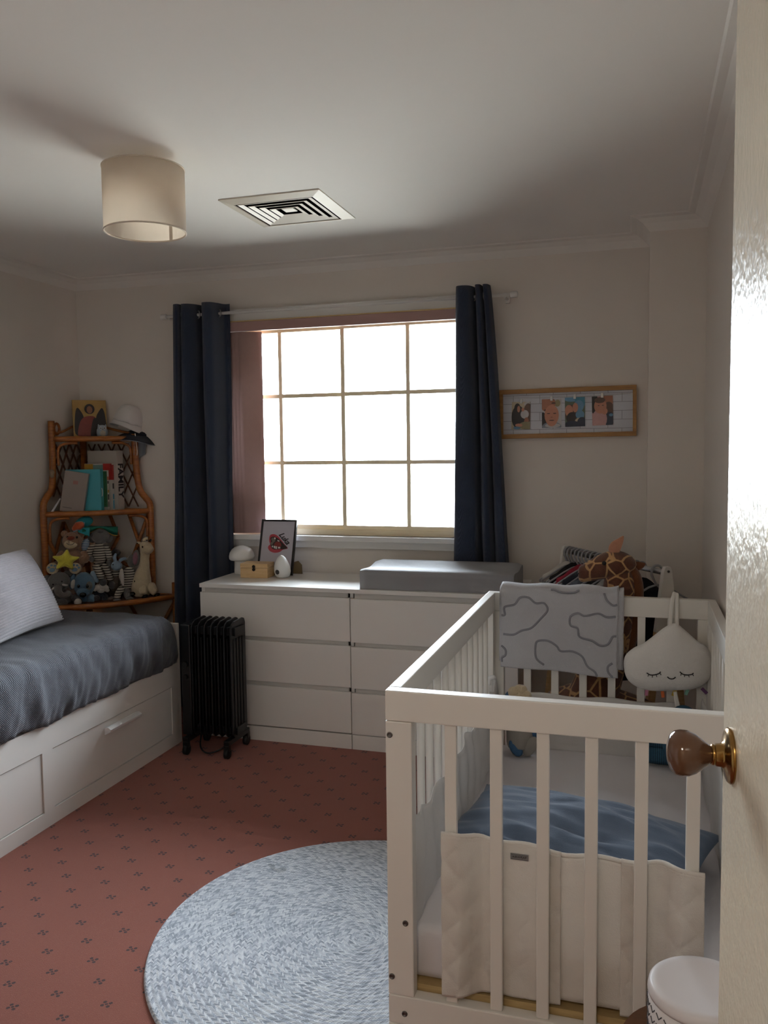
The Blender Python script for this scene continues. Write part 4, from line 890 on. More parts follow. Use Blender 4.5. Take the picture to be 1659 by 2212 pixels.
def shelf_books():
    def A5(x, y, s): return EL(100+x/7.213, 940+y/7.213, s)
    Z = 1.117
    def book(name, label, x0, x1, ytop, s, a, th, col, h, w, pages='c9bfa4', tilt=0.0, cat='book'):
        p = A5((x0+x1)/2, 1140, s); t = thing(name, label, cat, (p.x, p.y, Z), TH + a, 'books on the rattan shelf')
        R = rotm((0, tilt, 0))
        cm = plain('cover_'+col, col, .5, .04)
        MB().box(-w/2, w/2, -th/2, -th/2+.003, 0, h, R).build('front_cover', cm, t, world=False, bevel=.0006)
        MB().box(-w/2, w/2, th/2-.003, th/2, 0, h, R).build('back_cover', cm, t, world=False, bevel=.0006)
        MB().box(w/2-.003, w/2, -th/2+.003, th/2-.003, 0, h, R).build('spine', cm, t, world=False)
        MB().box(-w/2+.004, w/2-.004, -th/2+.003, th/2-.003, .003, h-.004, R).build('pages', plain('pages_'+pages, pages, .9, .06, 200), t, world=False)
        return t, R
    # tall grey family album
    t, R = book('family_album', 'tall pale grey album with big black letters down its spine', 700, 1190, 205, .255, -.80, .058, 'b0a89e', .335, .20)
    MB().text('FAMILY', .060, .0008, R @ Matrix.Translation((.1003, 0, .165)) @ rotm((pi/2, 0, pi/2)) @ Matrix.Rotation(-pi/2, 4, 'Z'), bold=.0018).build('spine_lettering', 'ink', t, world=False)
    t, R = book('board_book', 'red and white picture book showing a zebra between other books', 640, 1045, 420, .215, -.62, .022, 'b8b2aa', .262, .165)
    for n, (x0, x1, z0, z1, c) in enumerate(((.075, .0828, .2, .262, 'a5231c'), (-.0828, -.03, .19, .26, 'b3882a'), (-.03, .03, .19, .255, '6b8f86'), (.03, .0828, .17, .262, 'a5231c'))):
        MB().box(x0, x1, -.0114, -.0110, z0, z1, R).build('cover_print', plain('print_'+c, c, .5, .1), t, world=False)
    MB().box(.0825, .0829, -.0105, .0105, .17, .255, R).build('spine_print', plain('print_a5231c', 'a5231c', .5, .1), t, world=False)
    for z0, z1, c in ((.12, .15, '2e2a2a'), (.06, .09, '3d7f92'), (.005, .055, '4c94b0')): MB().box(.0825, .0829, -.008, .008, z0, z1, R).build('spine_print', plain('print_'+c, c), t, world=False)
    t, R = book('white_board_book', 'slim white board book with coloured spine marks behind the teal one', 560, 975, 545, .185, -.62, .022, 'c2bdb6', .225, .16)
    for z0, z1, c in ((.17, .19, 'b3532a'), (.15, .166, '2e2a2a'), (.10, .115, 'b3882a'), (.06, .09, '2e2a2a'), (.02, .05, '6c6a68')): MB().box(.0798, .0804, -.007, .007, z0, z1, R).build('spine_print', plain('print_'+c, c), t, world=False)
    MB().box(.02, .0803, -.0114, -.0110, .02, .22, R).build('cover_print', plain('print_green', '35643f', .5, .3, 40), t, world=False)
    t, R = book('teal_album', 'thick turquoise album with a small white mark on the spine', 325, 905, 540, .145, -.45, .048, '3f9aa6', .232, .19)
    MB().tube([R @ Vector((.0955, -.012+.010*sin(a*pi/6), .105+.022*cos(a*pi/6))) for a in range(0, 7)], .003, 5).build('spine_mark', 'tooth', t, world=False)
    t, R = book('grey_notebook', 'leaning taupe notebook with a small red emblem on its cover', 250, 560, 585, .125, -.35, .034, '8d8078', .222, .125, 'cfc8b4', .17)
    MB().box(-.012, .014, -.0174, -.0169, .155, .175, R).build('cover_emblem', plain('emblem_red', '96675f', .6, .1), t, world=False)
    MB().box(-.05, .0, -.0174, -.0169, .02, .024, R).build('cover_line', plain('emblem_grey', '5f5650', .6, .1), t, world=False)
    # loose papers
    q = A5(1240, 700, .27)
    o = MB().prism([(-.03, .0), (.012, .0), (.05, .17), (.02, .205), (-.03, .20)], -.001, .001, Matrix.Translation((q.x, q.y, 1.13)) @ Matrix.Rotation(TH-.3, 4, 'Z')).build('loose_paper', plain('paper_white', 'bdbbbd', .8, .02), None)
    tag(o, 'folded white sheet of paper sticking out beside the tall album', 'paper')
    q = A5(115, 1160, .14)
    o = MB().prism([(-.012, 0), (.0, 0), (.045, .075), (.04, .078)], -.004, .004, Matrix.Translation((q.x, q.y, Z)) @ Matrix.Rotation(TH, 4, 'Z')).build('loose_card', plain('paper_white', 'bdbbbd'), None)
    tag(o, 'thin white card leaning at the bottom edge of the taupe notebook', 'card')
    # little beige trinket tied to the post
    o = MB().ell((-2.795, -.345, 1.335), (.016, .013, .018)).ell((-2.79, -.350, 1.318), (.012, .010, .012)).tube(catmull([(-2.80, -.33, 1.42), (-2.80, -.335, 1.38), (-2.795, -.345, 1.35)], 4), .0012, 5).build('hanging_trinket', plain('trinket', '8f7a62', .8, .2), None, smooth=True)
    tag(o, 'tiny beige trinket hanging from the shelf post beside the lattice', 'ornament')
    # top tier
    Zt = 1.527
    def A1(x, y, s): return EL(60+x/4.338, 830+y/4.338, s)
    p = A1(590, 460, .285); t = thing('icon_panel', 'gold-ground painted icon of a winged figure standing on the top tier', 'icon', (p.x, p.y, Zt), TH+.06)
    R = Matrix.Rotation(-.10, 4, 'X'); W, H = .185, .215
    MB().box(-W/2, W/2, 0, .014, 0, H, R).build('panel', plain('gold_leaf', '9a7838', .38, .2, 25), t, bevel=.0015, world=False)
    def ic(pts, mat, name, k): MB().prism([(x*W/2, z*H) for x, z in pts], -.0006-.0002*k, 0, R).build(name, mat, t, world=False)
    dk = plain('icon_dark', '241a18', .5, .2); red = plain('icon_red', '7c2f25', .5, .2, 40); sk = plain('icon_skin', '7a4f34', .5, .1)
    ic(smoothpoly([(-.9, .1), (-.88, .55), (-.75, .78), (-.55, .72), (-.35, .5), (-.4, .1)], 4), dk, 'wing_print', 1); ic(smoothpoly([(.92, .1), (.92, .55), (.78, .78), (.58, .72), (.35, .5), (.4, .1)], 4), dk, 'wing_print', 1)
    ic(smoothpoly([(-.7, .01), (-.62, .38), (-.3, .55), (.3, .55), (.4, .3), (.3, .01)], 4), red, 'robe_print', 2); ic(smoothpoly([(.0, .01), (.2, .5), (.5, .42), (.55, .01)], 4), dk, 'robe_print', 3)
    ic(circ(.3, 20, (0, 0)) and [(.30*cos(a*pi/10), .76+.135*sin(a*pi/10)) for a in range(20)], dk, 'hair_print', 3); ic([(.17*cos(a*pi/10), .74+.10*sin(a*pi/10)) for a in range(20)], sk, 'face_print', 4)
    p = A1(695, 460, .235); t = thing('owl_figurine', 'small pale blue china owl in front of the icon', 'figurine', (p.x, p.y, Zt), TH)
    ow = plain('owl_china', '9fa9b2', .3, .05)
    MB().lathe([(.018, 0), (.023, .004), (.026, .025), (.0255, .045), (.024, .060), (.022, .066), (.010, .069), (.001, .070)], 24).build('body', ow, t, smooth=True, world=False)
    for sx in (-1, 1):
        MB().tube([(sx*.017, -.002, .060), (sx*.021, -.002, .074)], [.008, .002], 8).build('ear_tuft', ow, t, world=False, smooth=True)
        e = MB().ell((sx*.010, -.0215, .052), (.0085, .004, .0085)).build('eye_disc', plain('owl_white', 'c3c3c0', .4, .02), t, smooth=True, world=False)
        MB().ell((sx*.010, -.0255, .052), .003).build('pupil', 'ink', e, smooth=True, world=False)
        MB().ell((sx*.026, 0, .028), (.005, .012, .02)).build('wing', ow, t, smooth=True, world=False)
    MB().ell((0, -.0255, .022), (.015, .006, .018)).build('belly', plain('owl_cream', 'b5aa96', .4, .1, 150), t, smooth=True, world=False)
    MB().tube([(0, -.026, .047), (0, -.028, .041)], [.003, .001], 6).build('beak', plain('owl_beak', '8a6a3a'), t, world=False)
    # hats
    p = EL(292, 952, .215); t = thing('navy_sun_hat', 'navy brimmed sun hat with grey lining hanging off the shelf corner', 'hat', (p.x, p.y, Zt), TH)
    R = Matrix.Translation((.012, -.005, -.015)) @ rotm((.14, .12, 0))
    nv = plain('hat_navy', '161a26', .9, .1); gl = plain('hat_grey', '7d8187', .9, .06)
    def brim(u, v):
        a = 2*pi*u; rr = .058+.060*v; return tuple(R @ Vector((rr*cos(a)*1.05, rr*sin(a), .03 - .034*v**1.4 + .007*sin(3*a+1)*v)))
    MB().grid(brim, 48, 8).build('brim', nv, t, smooth=True, solid=.002, world=False)
    MB().tube([brim(i/48, 1) for i in range(48)], .0022, 6, closed=True).build('brim_piping', gl, t, smooth=True, world=False)
    MB().lathe([(.060, .028), (.058, .040), (.045, .049), (.02, .053), (.001, .054)], 28, R).build('crown', nv, t, smooth=True, world=False)
    def flap(u, v): return (-.012+.065*u - .01*v, -.065 + .02*sin(u*pi), -.01 - .115*v*(1-.45*abs(u-.45)))
    MB().grid(flap, 8, 8).build('lining_flap', gl, t, smooth=True, solid=.002, world=False)
    MB().tube(catmull([(-.012, -.075, .02), (-.008, -.082, -.03), (-.004, -.082, -.08), (-.006, -.080, -.105)], 5), .0022, 6).build('chin_cord', 'tooth', t, smooth=True, world=False)
    MB().tube([(-.014, -.083, -.020), (.004, -.083, -.022)], .0055, 8).build('cord_toggle', 'tooth', t, smooth=True, world=False)
    p2 = EL(276, 952, .215); t = thing('white_sun_hat', 'crumpled white cotton sun hat stacked on the navy one', 'hat', (p2.x, p2.y, Zt+.062), TH)
    R2 = Matrix.Translation((0, -.004, .015)) @ rotm((.05, .30, 0))
    wh = plain('hat_white', 'c9c6c3', .9, .04, 20, .3, 80)
    def crown(u, v):
        a = 2*pi*u; th = v*pi/2; rr = .066*cos(th)**.5*(1+.06*sin(3*a+1)) + .010*(1-v); zz = .105*sin(th)**.9
        return tuple(R2 @ Vector((rr*cos(a)*1.1, rr*sin(a), zz + .005*noise.noise(Vector((cos(a)*2, sin(a)*2, v*3))))))
    MB().grid(crown, 40, 14).build('crown', wh, t, smooth=True, solid=.002, world=False)
    def brim2(u, v):
        a = 2*pi*u; rr = .074+.012*v; return tuple(R2 @ Vector((rr*cos(a)*1.1, rr*sin(a), .002 - .030*v + .006*sin(2*a)*v)))
    MB().grid(brim2, 40, 5).build('brim', wh, t, smooth=True, solid=.002, world=False)
shelf_books()

# ------------------------------------------------------------------ cot
CX0, CX1, CY0, CY1, CH = -.245, .545, -2.480, -1.140, .910
def cot():
    t = thing('cot', 'white wooden cot with vertical bars in the foreground', 'cot', (.15, -1.81, 0))
    w = 'cribwhite'
    for ya, yb, sgn in ((CY0, CY0+.032, -1), (CY1-.032, CY1, 1)):
        MB().box(CX0, CX1, ya, yb, .842, CH).build('top_rail', w, t, bevel=.003)
        MB().box(CX0, CX1, ya, yb, .140, .207).build('bottom_rail', w, t, bevel=.003)
        for xa, xb in ((CX0, CX0+.060), (CX1-.060, CX1)):
            MB().box(xa, xb, ya, yb, .2078, .8412).build('post', w, t, bevel=.003)
            MB().box(xa, xb, ya, yb, .0125 if (sgn < 0 and xa < 0) else 0, .1392).build('foot', w, t, bevel=.003)
        for i in range(6):
            x = -.1+.1*i; yc = (ya+yb)/2
            MB().box(x-.0133, x+.0133, yc-.008, yc+.008, .2075, .8415).build('bar', w, t, bevel=.0025)
        yo = ya if sgn < 0 else yb
        for x, z in ((CX0+.010, .810), (CX0+.042, .380), (CX0+.009, .250), (CX0+.038, .166), (CX1-.010, .81), (CX1-.042, .38), (CX1-.038, .166)):
            Rm = Matrix.Translation((x, yo, z)) @ rotm((pi/2 if sgn < 0 else -pi/2, 0, 0))
            sc = MB().lathe([(.0068, 0), (.0066, .0018), (.0045, .0026), (.0040, .0012), (.0028, .0010), (.0005, .0010)], 18, Rm).build('bolt', 'screw', t, smooth=True)
    for xa, xb in ((CX0, CX0+.028), (CX1-.028, CX1)):
        MB().box(xa, xb, CY0+.0325, CY1-.0325, .842, CH).build('side_rail', w, t, bevel=.003)
        MB().box(xa, xb, CY0+.0325, CY1-.0325, .140, .207).build('side_rail', w, t, bevel=.003)
        MB().box(xa, xb, CY0+.0325, CY0+.075, .2078, .8412).build('side_post', w, t, bevel=.003); MB().box(xa, xb, CY1-.075, CY1-.0325, .2078, .8412).build('side_post', w, t, bevel=.003)
        n = 12
        for i in range(n):
            y = CY0+.075 + (CY1-CY0-.15)*(i+1)/(n+1); xc = (xa+xb)/2
            MB().tube([(xc, y, .2075), (xc, y, .8415)], .0105, 10).build('side_bar', w, t, smooth=True)
    MB().box(CX0+.029, CX1-.029, CY0+.033, CY1-.033, .203, .222).build('base_board', 'plywood', t)
    m = MB().box(CX0+.034, CX1-.034, CY0+.050, CY1-.042, .2225, .348).build('cot_mattress', 'sheet', None, bevel=.022, smooth=True); tag(m, 'cot mattress under a fitted white sheet', 'mattress')
cot()

def bumpers():
    def panel(name, label, fn, nu, nv, mat, parts=None, th=.006):
        o = MB().grid(fn, nu, nv).build(name, mat, None, smooth=True, solid=th); return tag(o, label, 'cot bumper', 'cot bumper panels')
    def sm(a, b, x): q = max(0, min(1, (x-a)/(b-a))); return q*q*(3-2*q)
    def near(u, v):
        x = -.118 + .541*u; top = .600 - .020*sin(pi*u)**1.0 - .016*u + .004*sin(u*23); z = .232 + (top-.232)*v
        f = sm(-.085, -.03, x)*(1-sm(.33, .385, x)); y = -2.4835*(1-f) + -2.4460*f
        a, b = (x+z*.9)*pi/.075, (x-z*.9)*pi/.075
        q = .0058*abs(sin(a)*sin(b))**.4 if v < .93 else .004
        wr = .003*noise.noise(Vector((x*18, z*18, 3)))
        return (x, y - (q+wr)*(1 if f < .5 else .62), z)
    t = thing('cot_bumper', 'quilted white bumper wrapped around the bars at the near end of the cot', 'cot bumper', (.15, -2.45, .23), 0, 'cot bumper panels')
    def inner(u, v):
        x = .095+.215*u; top = near((x+.118)/.541, 1)[2]-.004; z = .240+(top-.240)*v; return (x, -2.4415+.001*noise.noise(Vector((x*20, z*20, 5))), z)
    MB().grid(inner, 24, 30).build('quilted_panel', 'quilt', t, smooth=True, solid=-.004)
    for a, b in ((0, .470), (.700, 1)):
        fl = MB().grid(lambda u, v: near(a+(b-a)*u, v), 70, 60).build('wrapped_flap', 'quilt', t, smooth=True, solid=-.005)
        MB().tube([Vector(near(a+(b-a)*i/30, 1.0)) + Vector((0, .003, 0)) for i in range(31)], .0058, 8).build('binding', 'quilt', fl, smooth=True)
    MB().tube([Vector(inner(i/12, 1.0)) + Vector((0, .002, 0)) for i in range(13)], .0055, 8).build('binding', 'quilt', t, smooth=True)
    lb = MB().box(.029, .068, -2.4565, -2.4535, .549, .562, ).build('label_patch', plain('label_grey', '7d7b7c', .7, .05), t, label='grey woven label')
    MB().text('AIRWRAP', .0072, .0002, Matrix.Translation((.0485, -2.4568, .5555)) @ rotm((pi/2, 0, 0))).build('label_lettering', 'ink', lb)
    MB().box(.0305, .0665, -2.4567, -2.4564, .5600, .5606).box(.0305, .0665, -2.4567, -2.4564, .5504, .5510).build('label_border', 'ink', lb)
    def far(u, v):
        x = -.100+.524*u; return (x, -1.192 - .003*sin(v*40)*.3 + .003*noise.noise(Vector((x*9, v*4, 7))), (.340) + (.548+.004*sin(u*14)-.340)*v)
    panel('cot_bumper', 'white bumper panel along the far end of the cot below the hanging cloud', far, 50, 20, 'mesh')
    def left(u, v):
        y = -2.43 + 1.17*u; top = .600 - .022*sin(u*pi) + .012*sin(u*38)*(u > .05) ; x = -.198 + .010*sin(v*pi) + .007*noise.noise(Vector((y*7, v*5, 2))) + .003*sin(y*60)
        return (x, y, .300 + (top-.300)*v)
    panel('cot_bumper', 'thin white mesh bumper sagging along the window side of the cot', left, 110, 18, 'mesh', th=.002)
    def right(u, v):
        y = -2.43+1.17*u; x = .500 - .008*sin(v*pi) - .006*noise.noise(Vector((y*7, v*5, 5))); return (x, y, .300 + (.595+.008*sin(u*31)-.300)*v)
    panel('cot_bumper', 'thin white mesh bumper on the wall side of the cot', right, 80, 14, 'mesh', th=.002)
    o = MB().tube(catmull([(-.206, -1.262, .50), (-.205, -1.262, .60), (-.206, -1.268, .618), (-.222, -1.27, .612), (-.224, -1.272, .59)], 4), .008, 8).build('bumper_tie', 'mesh', None, smooth=True); tag(o, 'white fabric tie knotted on the corner of the cot mesh', 'tie')
bumpers()

def cot_contents():
    # blue pillow
    c = Vector((.138, -2.040, .350)); ang = -.27; L, W, T = .335, .175, .066
    R = Matrix.Translation(c) @ Matrix.Rotation(ang, 4, 'Z') @ rotm((.12, 0, 0))
    def f(sd):
        def g(u, v):
            a, b = 2*u-1, 2*v-1
            h = max(0, (1-abs(a)**2.8)*(1-abs(b)**2.4))**.5
            px = a*L*(1-.07*(1-b*b)*abs(a)**3); py = b*W*(1-.10*(1-a*a)*abs(b)**3)
            wr = .011*noise.noise(Vector((a*1.8, b*5+a, 4))) + .006*noise.noise(Vector((a*3, b*12, 8)))
            bump = .020*math.exp(-((a-.05)**2*8+(b-.35)**2*6))
            z = T + sd*T*h + (wr*h*1.6 + bump*h if sd > 0 else 0)
            return tuple(R @ Vector((px, py, max(z, .006+.02*(sd > 0)*h))))
        return g
    o = MB().grid(f(1), 60, 40).grid(f(-1), 60, 40).build('blue_pillow', 'bluep', None, smooth=True); tag(o, 'slate blue pillow lying across the cot mattress', 'pillow')
    cream = fuzzy('lamb_cream', 'b8a78b'); bl = plain('cord_blue', '3f6488', .9, .12, 40, .6, 160); gr = plain('linen_grey', '8f8a84', .9, .1, 30)
    t = thing('lamb_doll', 'cream bonneted plush doll with blue ears in the cot corner', 'soft toy', (-.115, -1.275, .348))
    m = MB(); 
    for k in range(16): a = k*2.4; m.ell((-.112+.030*cos(a)*sin(k*.4+.3), -1.285-.018*sin(a)*sin(k*.4+.3), .555+.028*cos(k*.4+.3)), .020)
    m.ell((-.112, -1.283, .548), (.042, .036, .040)); m.build('head', cream, t, smooth=True)
    MB().ell((-.112, -1.278, .505), (.030, .03, .02)).build('neck', cream, t, smooth=True)
    MB().tube(catmull([(-.112, -1.275, .505), (-.110, -1.28, .46), (-.108, -1.285, .41), (-.105, -1.29, .372)], 4), [.022, .03, .036, .042, .046, .048, .05, .05, .05, .05, .048, .045, .03], 14).build('body', gr, t, smooth=True)
    MB().ell((-.062, -1.292, .455), (.020, .012, .052), (0, .05, 0)).build('ear', bl, t, smooth=True)
    MB().ell((-.158, -1.28, .535), (.018, .012, .05), (0, .4, 0)).build('ear', bl, t, smooth=True)
    MB().ell((-.120, -1.318, .385), (.022, .016, .034), (0, -.5, 0)).build('foot', bl, t, smooth=True)
    MB().ell((-.070, -1.315, .392), (.022, .018, .04), (0, .5, 0)).build('arm', gr, t, smooth=True)
    t = thing('corduroy_plush', 'teal blue corduroy plush lying in the far wall corner of the cot', 'soft toy', (.40, -1.275, .348))
    cb = stripes('corduroy_teal', '1f3a4c', '2f5870', .007, 0, .45)
    MB().tube(catmull([(.315, -1.270, .385), (.36, -1.268, .385), (.41, -1.262, .385)], 4), [.012, .026, .028, .029, .03, .03, .03, .03, .02], 14).build('leg', cb, t, smooth=True)
    MB().tube(catmull([(.315, -1.262, .437), (.36, -1.258, .435), (.41, -1.255, .43)], 4), [.012, .024, .026, .027, .028, .028, .028, .028, .02], 14).build('leg', cb, t, smooth=True)
    MB().ell((.425, -1.278, .425), (.052, .04, .078)).build('body', plain('corduroy_teal_plain', '2a5068', .9, .15, 60), t, smooth=True)
    MB().ell((.44, -1.25, .515), (.045, .04, .045)).build('head', plain('corduroy_teal_plain', '2a5068'), t, smooth=True)
    # blanket over the far rail
    def bl_y(x, z): return -1.190 - .010*abs(noise.noise(Vector((x*9, z*3, 2)))) - .012*sin(x*21+z*7)*max(0, (.94-z)/.3)**.5 - .006
    def front(x, z): return Vector((x, bl_y(x, z), z))
    t = thing('blanket', 'grey fleece blanket with cloud outlines draped over the far cot rail', 'blanket', (.02, -1.17, .63))
    def bg_(x0, x1, zb0, zb1, off, back):
        def g(u, v):
            x = x0+(x1-x0)*u + .003*noise.noise(Vector((u*3, v*5, off*90)))
            zt = .932 + .016*noise.noise(Vector((x*14, 1, 1))) + off*.6
            zb = zb0+(zb1-zb0)*u
            if v < .78:
                q = v/.78; p = front(x, zb + (zt-.012-zb)*q); p.y -= off; return tuple(p)
            q = (v-.78)/.22
            if q < .5:
                a = q/.5*pi; return (x, -1.156 - cos(a)*(.036+off) - (.003 if q < .1 else 0), zt-.012 + sin(a)*(.014+off))
            return (x, -1.120+off, zt-.012-(q-.5)*2*back)
        return g
    MB().grid(bg_(-.190, .222, .645, .628, .006, .20), 60, 60).build('fleece', 'blanket', t, smooth=True, solid=.005)
    MB().grid(bg_(-.196, .240, .665, .655, .000, .22), 40, 50).build('fold_under', 'blanket', t, smooth=True, solid=.004)
    def q4(x, y): return (1060+x/3.318, 1150+y/3.318)
    def line(pts, closed=False):
        P = []
        for x, y in pts:
            u, v = q4(x, y); X = -.190 + (u-1087)*.00165; Z = .938 - (v-1262)*.00166 + (u-1087)*.00004; P.append((X, Z))
        P = catmull([(a, b, 0) for a, b in P], 6); out = []
        for p in P:
            X = max(-.188, min(.220, p.x)); Z = max(.633, min(.934, p.y)); s = front(X, Z); s.y -= .0082; out.append(s)
        MB().tube(out, .0040, 6).build('cloud_outline', 'blanket_line', t, smooth=True)
    line([(95, 580), (120, 575), (118, 520), (190, 500), (230, 450), (290, 450), (340, 490), (400, 490), (425, 540), (370, 610), (310, 670), (240, 690), (180, 720), (110, 715)])
    line([(900, 575), (840, 580), (780, 555), (690, 570), (640, 552), (590, 580), (590, 640), (640, 660), (655, 720), (740, 745), (800, 780), (850, 770), (880, 720), (905, 715)])
    line([(400, 940), (345, 890), (340, 800), (360, 765), (430, 765), (490, 800), (520, 835), (600, 830), (670, 860), (710, 930), (760, 965), (780, 1005)])
    line([(450, 375), (500, 400), (560, 410), (620, 405), (650, 385)]); line([(820, 410), (840, 460), (880, 495), (910, 490)]); line([(880, 905), (850, 930), (855, 970), (885, 1005)]); line([(95, 800), (125, 830), (125, 870), (100, 890), (100, 920)])
    # cloud plush
    S = .000497; X0, Z0, Y = .388, .700, -1.232
    def cq(x, y): return ((x-1300)*S*(.93 if x > 1300 else 1), (870-y)*S)
    ol = smoothpoly([cq(*p) for p in ((1350, 592), (1420, 640), (1500, 705), (1570, 745), (1605, 830), (1600, 940), (1560, 1000), (1480, 1040), (1380, 1055), (1280, 1068), (1180, 1072), (1090, 1050), (1030, 1000), (1008, 920), (1015, 840), (1070, 780), (1140, 740), (1210, 680), (1280, 620))], 4)
    t = thing('cloud_plush', 'white smiling cloud cushion hanging by ribbons from the far cot rail', 'soft toy', (X0, Y, Z0))
    mt = Matrix.Translation((X0, Y, Z0))
    body = MB().puff(ol, .045, mt, 9, (0, -.02)).build('cloud_body', 'cloud', t, smooth=True)
    md = body.modifiers.new('soft', 'SUBSURF'); md.levels = 1; md.render_levels = 1
    def fy(x, z):
        # depth of the plush surface towards the viewer
        import bisect
        a = math.atan2(z+.02, x); best = min(ol, key=lambda p: abs((math.atan2(p[1]+.02, p[0])-a+pi) % (2*pi)-pi)); R = math.hypot(best[0], best[1]+.02); tt = min(1, math.hypot(x, z+.02)/R)
        return Y - (.045*(max(0, 1-tt**2.6)**.6)*.92 + .045*.08) - .0012
    def stroke(pts, name, r=.0019):
        P = catmull([(X0+cq(*p)[0], fy(*cq(*p)), Z0+cq(*p)[1]) for p in pts], 5); MB().tube(P, r, 6).build(name, 'ink', t, smooth=True)
    stroke([(1160, 928), (1185, 940), (1215, 936), (1240, 925), (1250, 912)], 'eyelid'); stroke([(1380, 905), (1400, 920), (1430, 924), (1460, 920), (1474, 910)], 'eyelid')
    for a, b in (((1175, 935), (1168, 952)), ((1198, 940), (1196, 957)), ((1222, 935), (1226, 950)), ((1244, 920), (1254, 934)), ((1390, 913), (1386, 930)), ((1412, 922), (1412, 938)), ((1440, 924), (1444, 940)), ((1466, 915), (1474, 930))): stroke([a, b], 'eyelash', .0013)
    stroke([(1295, 945), (1312, 957), (1335, 956), (1350, 943)], 'smile')
    for x, y, c, a in ((1162, 1085, 'b9788f', .1), (1268, 1090, 'c4622b', -.15), (1345, 1075, 'b89a3c', .3), (1435, 1062, '6f9c8c', .35), (1555, 1048, '5d3560', -.8)):
        u, v = cq(x, y); MB().cb((X0+u, Y-.004, Z0+v), (.011, .003, .024), (0, a, 0)).build('ribbon_tag', plain('tag_'+c, c, .7, .05), t, bevel=.001)
    for p in ([(1350, 1065), (1360, 1150), (1375, 1230), (1390, 1310)], [(1355, 1065), (1375, 1150), (1405, 1230), (1432, 1310)]):
        P = catmull([(X0+cq(*q)[0], Y-.006, Z0+cq(*q)[1]) for q in p], 5); MB().tube(P, .0055, 6, flat=.25).build('ribbon', 'tooth', t, smooth=True)
    xs = X0 + cq(1340, 600)[0]
    MB().tube(catmull([(xs-.012, Y+.002, Z0+.128), (xs-.010, -1.195, .850), (xs-.006, -1.180, .900), (xs, -1.168, .922), (xs+.004, -1.150, .930), (xs+.006, -1.134, .920), (xs+.008, -1.132, .88)], 5), .0075, 8, flat=.35).build('hanging_ribbon', 'tooth', t, smooth=True)
    MB().tube(catmull([(xs+.010, Y+.002, Z0+.128), (xs+.010, -1.193, .850), (xs+.010, -1.180, .900), (xs+.010, -1.166, .924), (xs+.008, -1.150, .928), (xs+.012, -1.134, .918)], 5), .0065, 8, flat=.35).build('hanging_ribbon', 'tooth', t, smooth=True)
cot_contents()

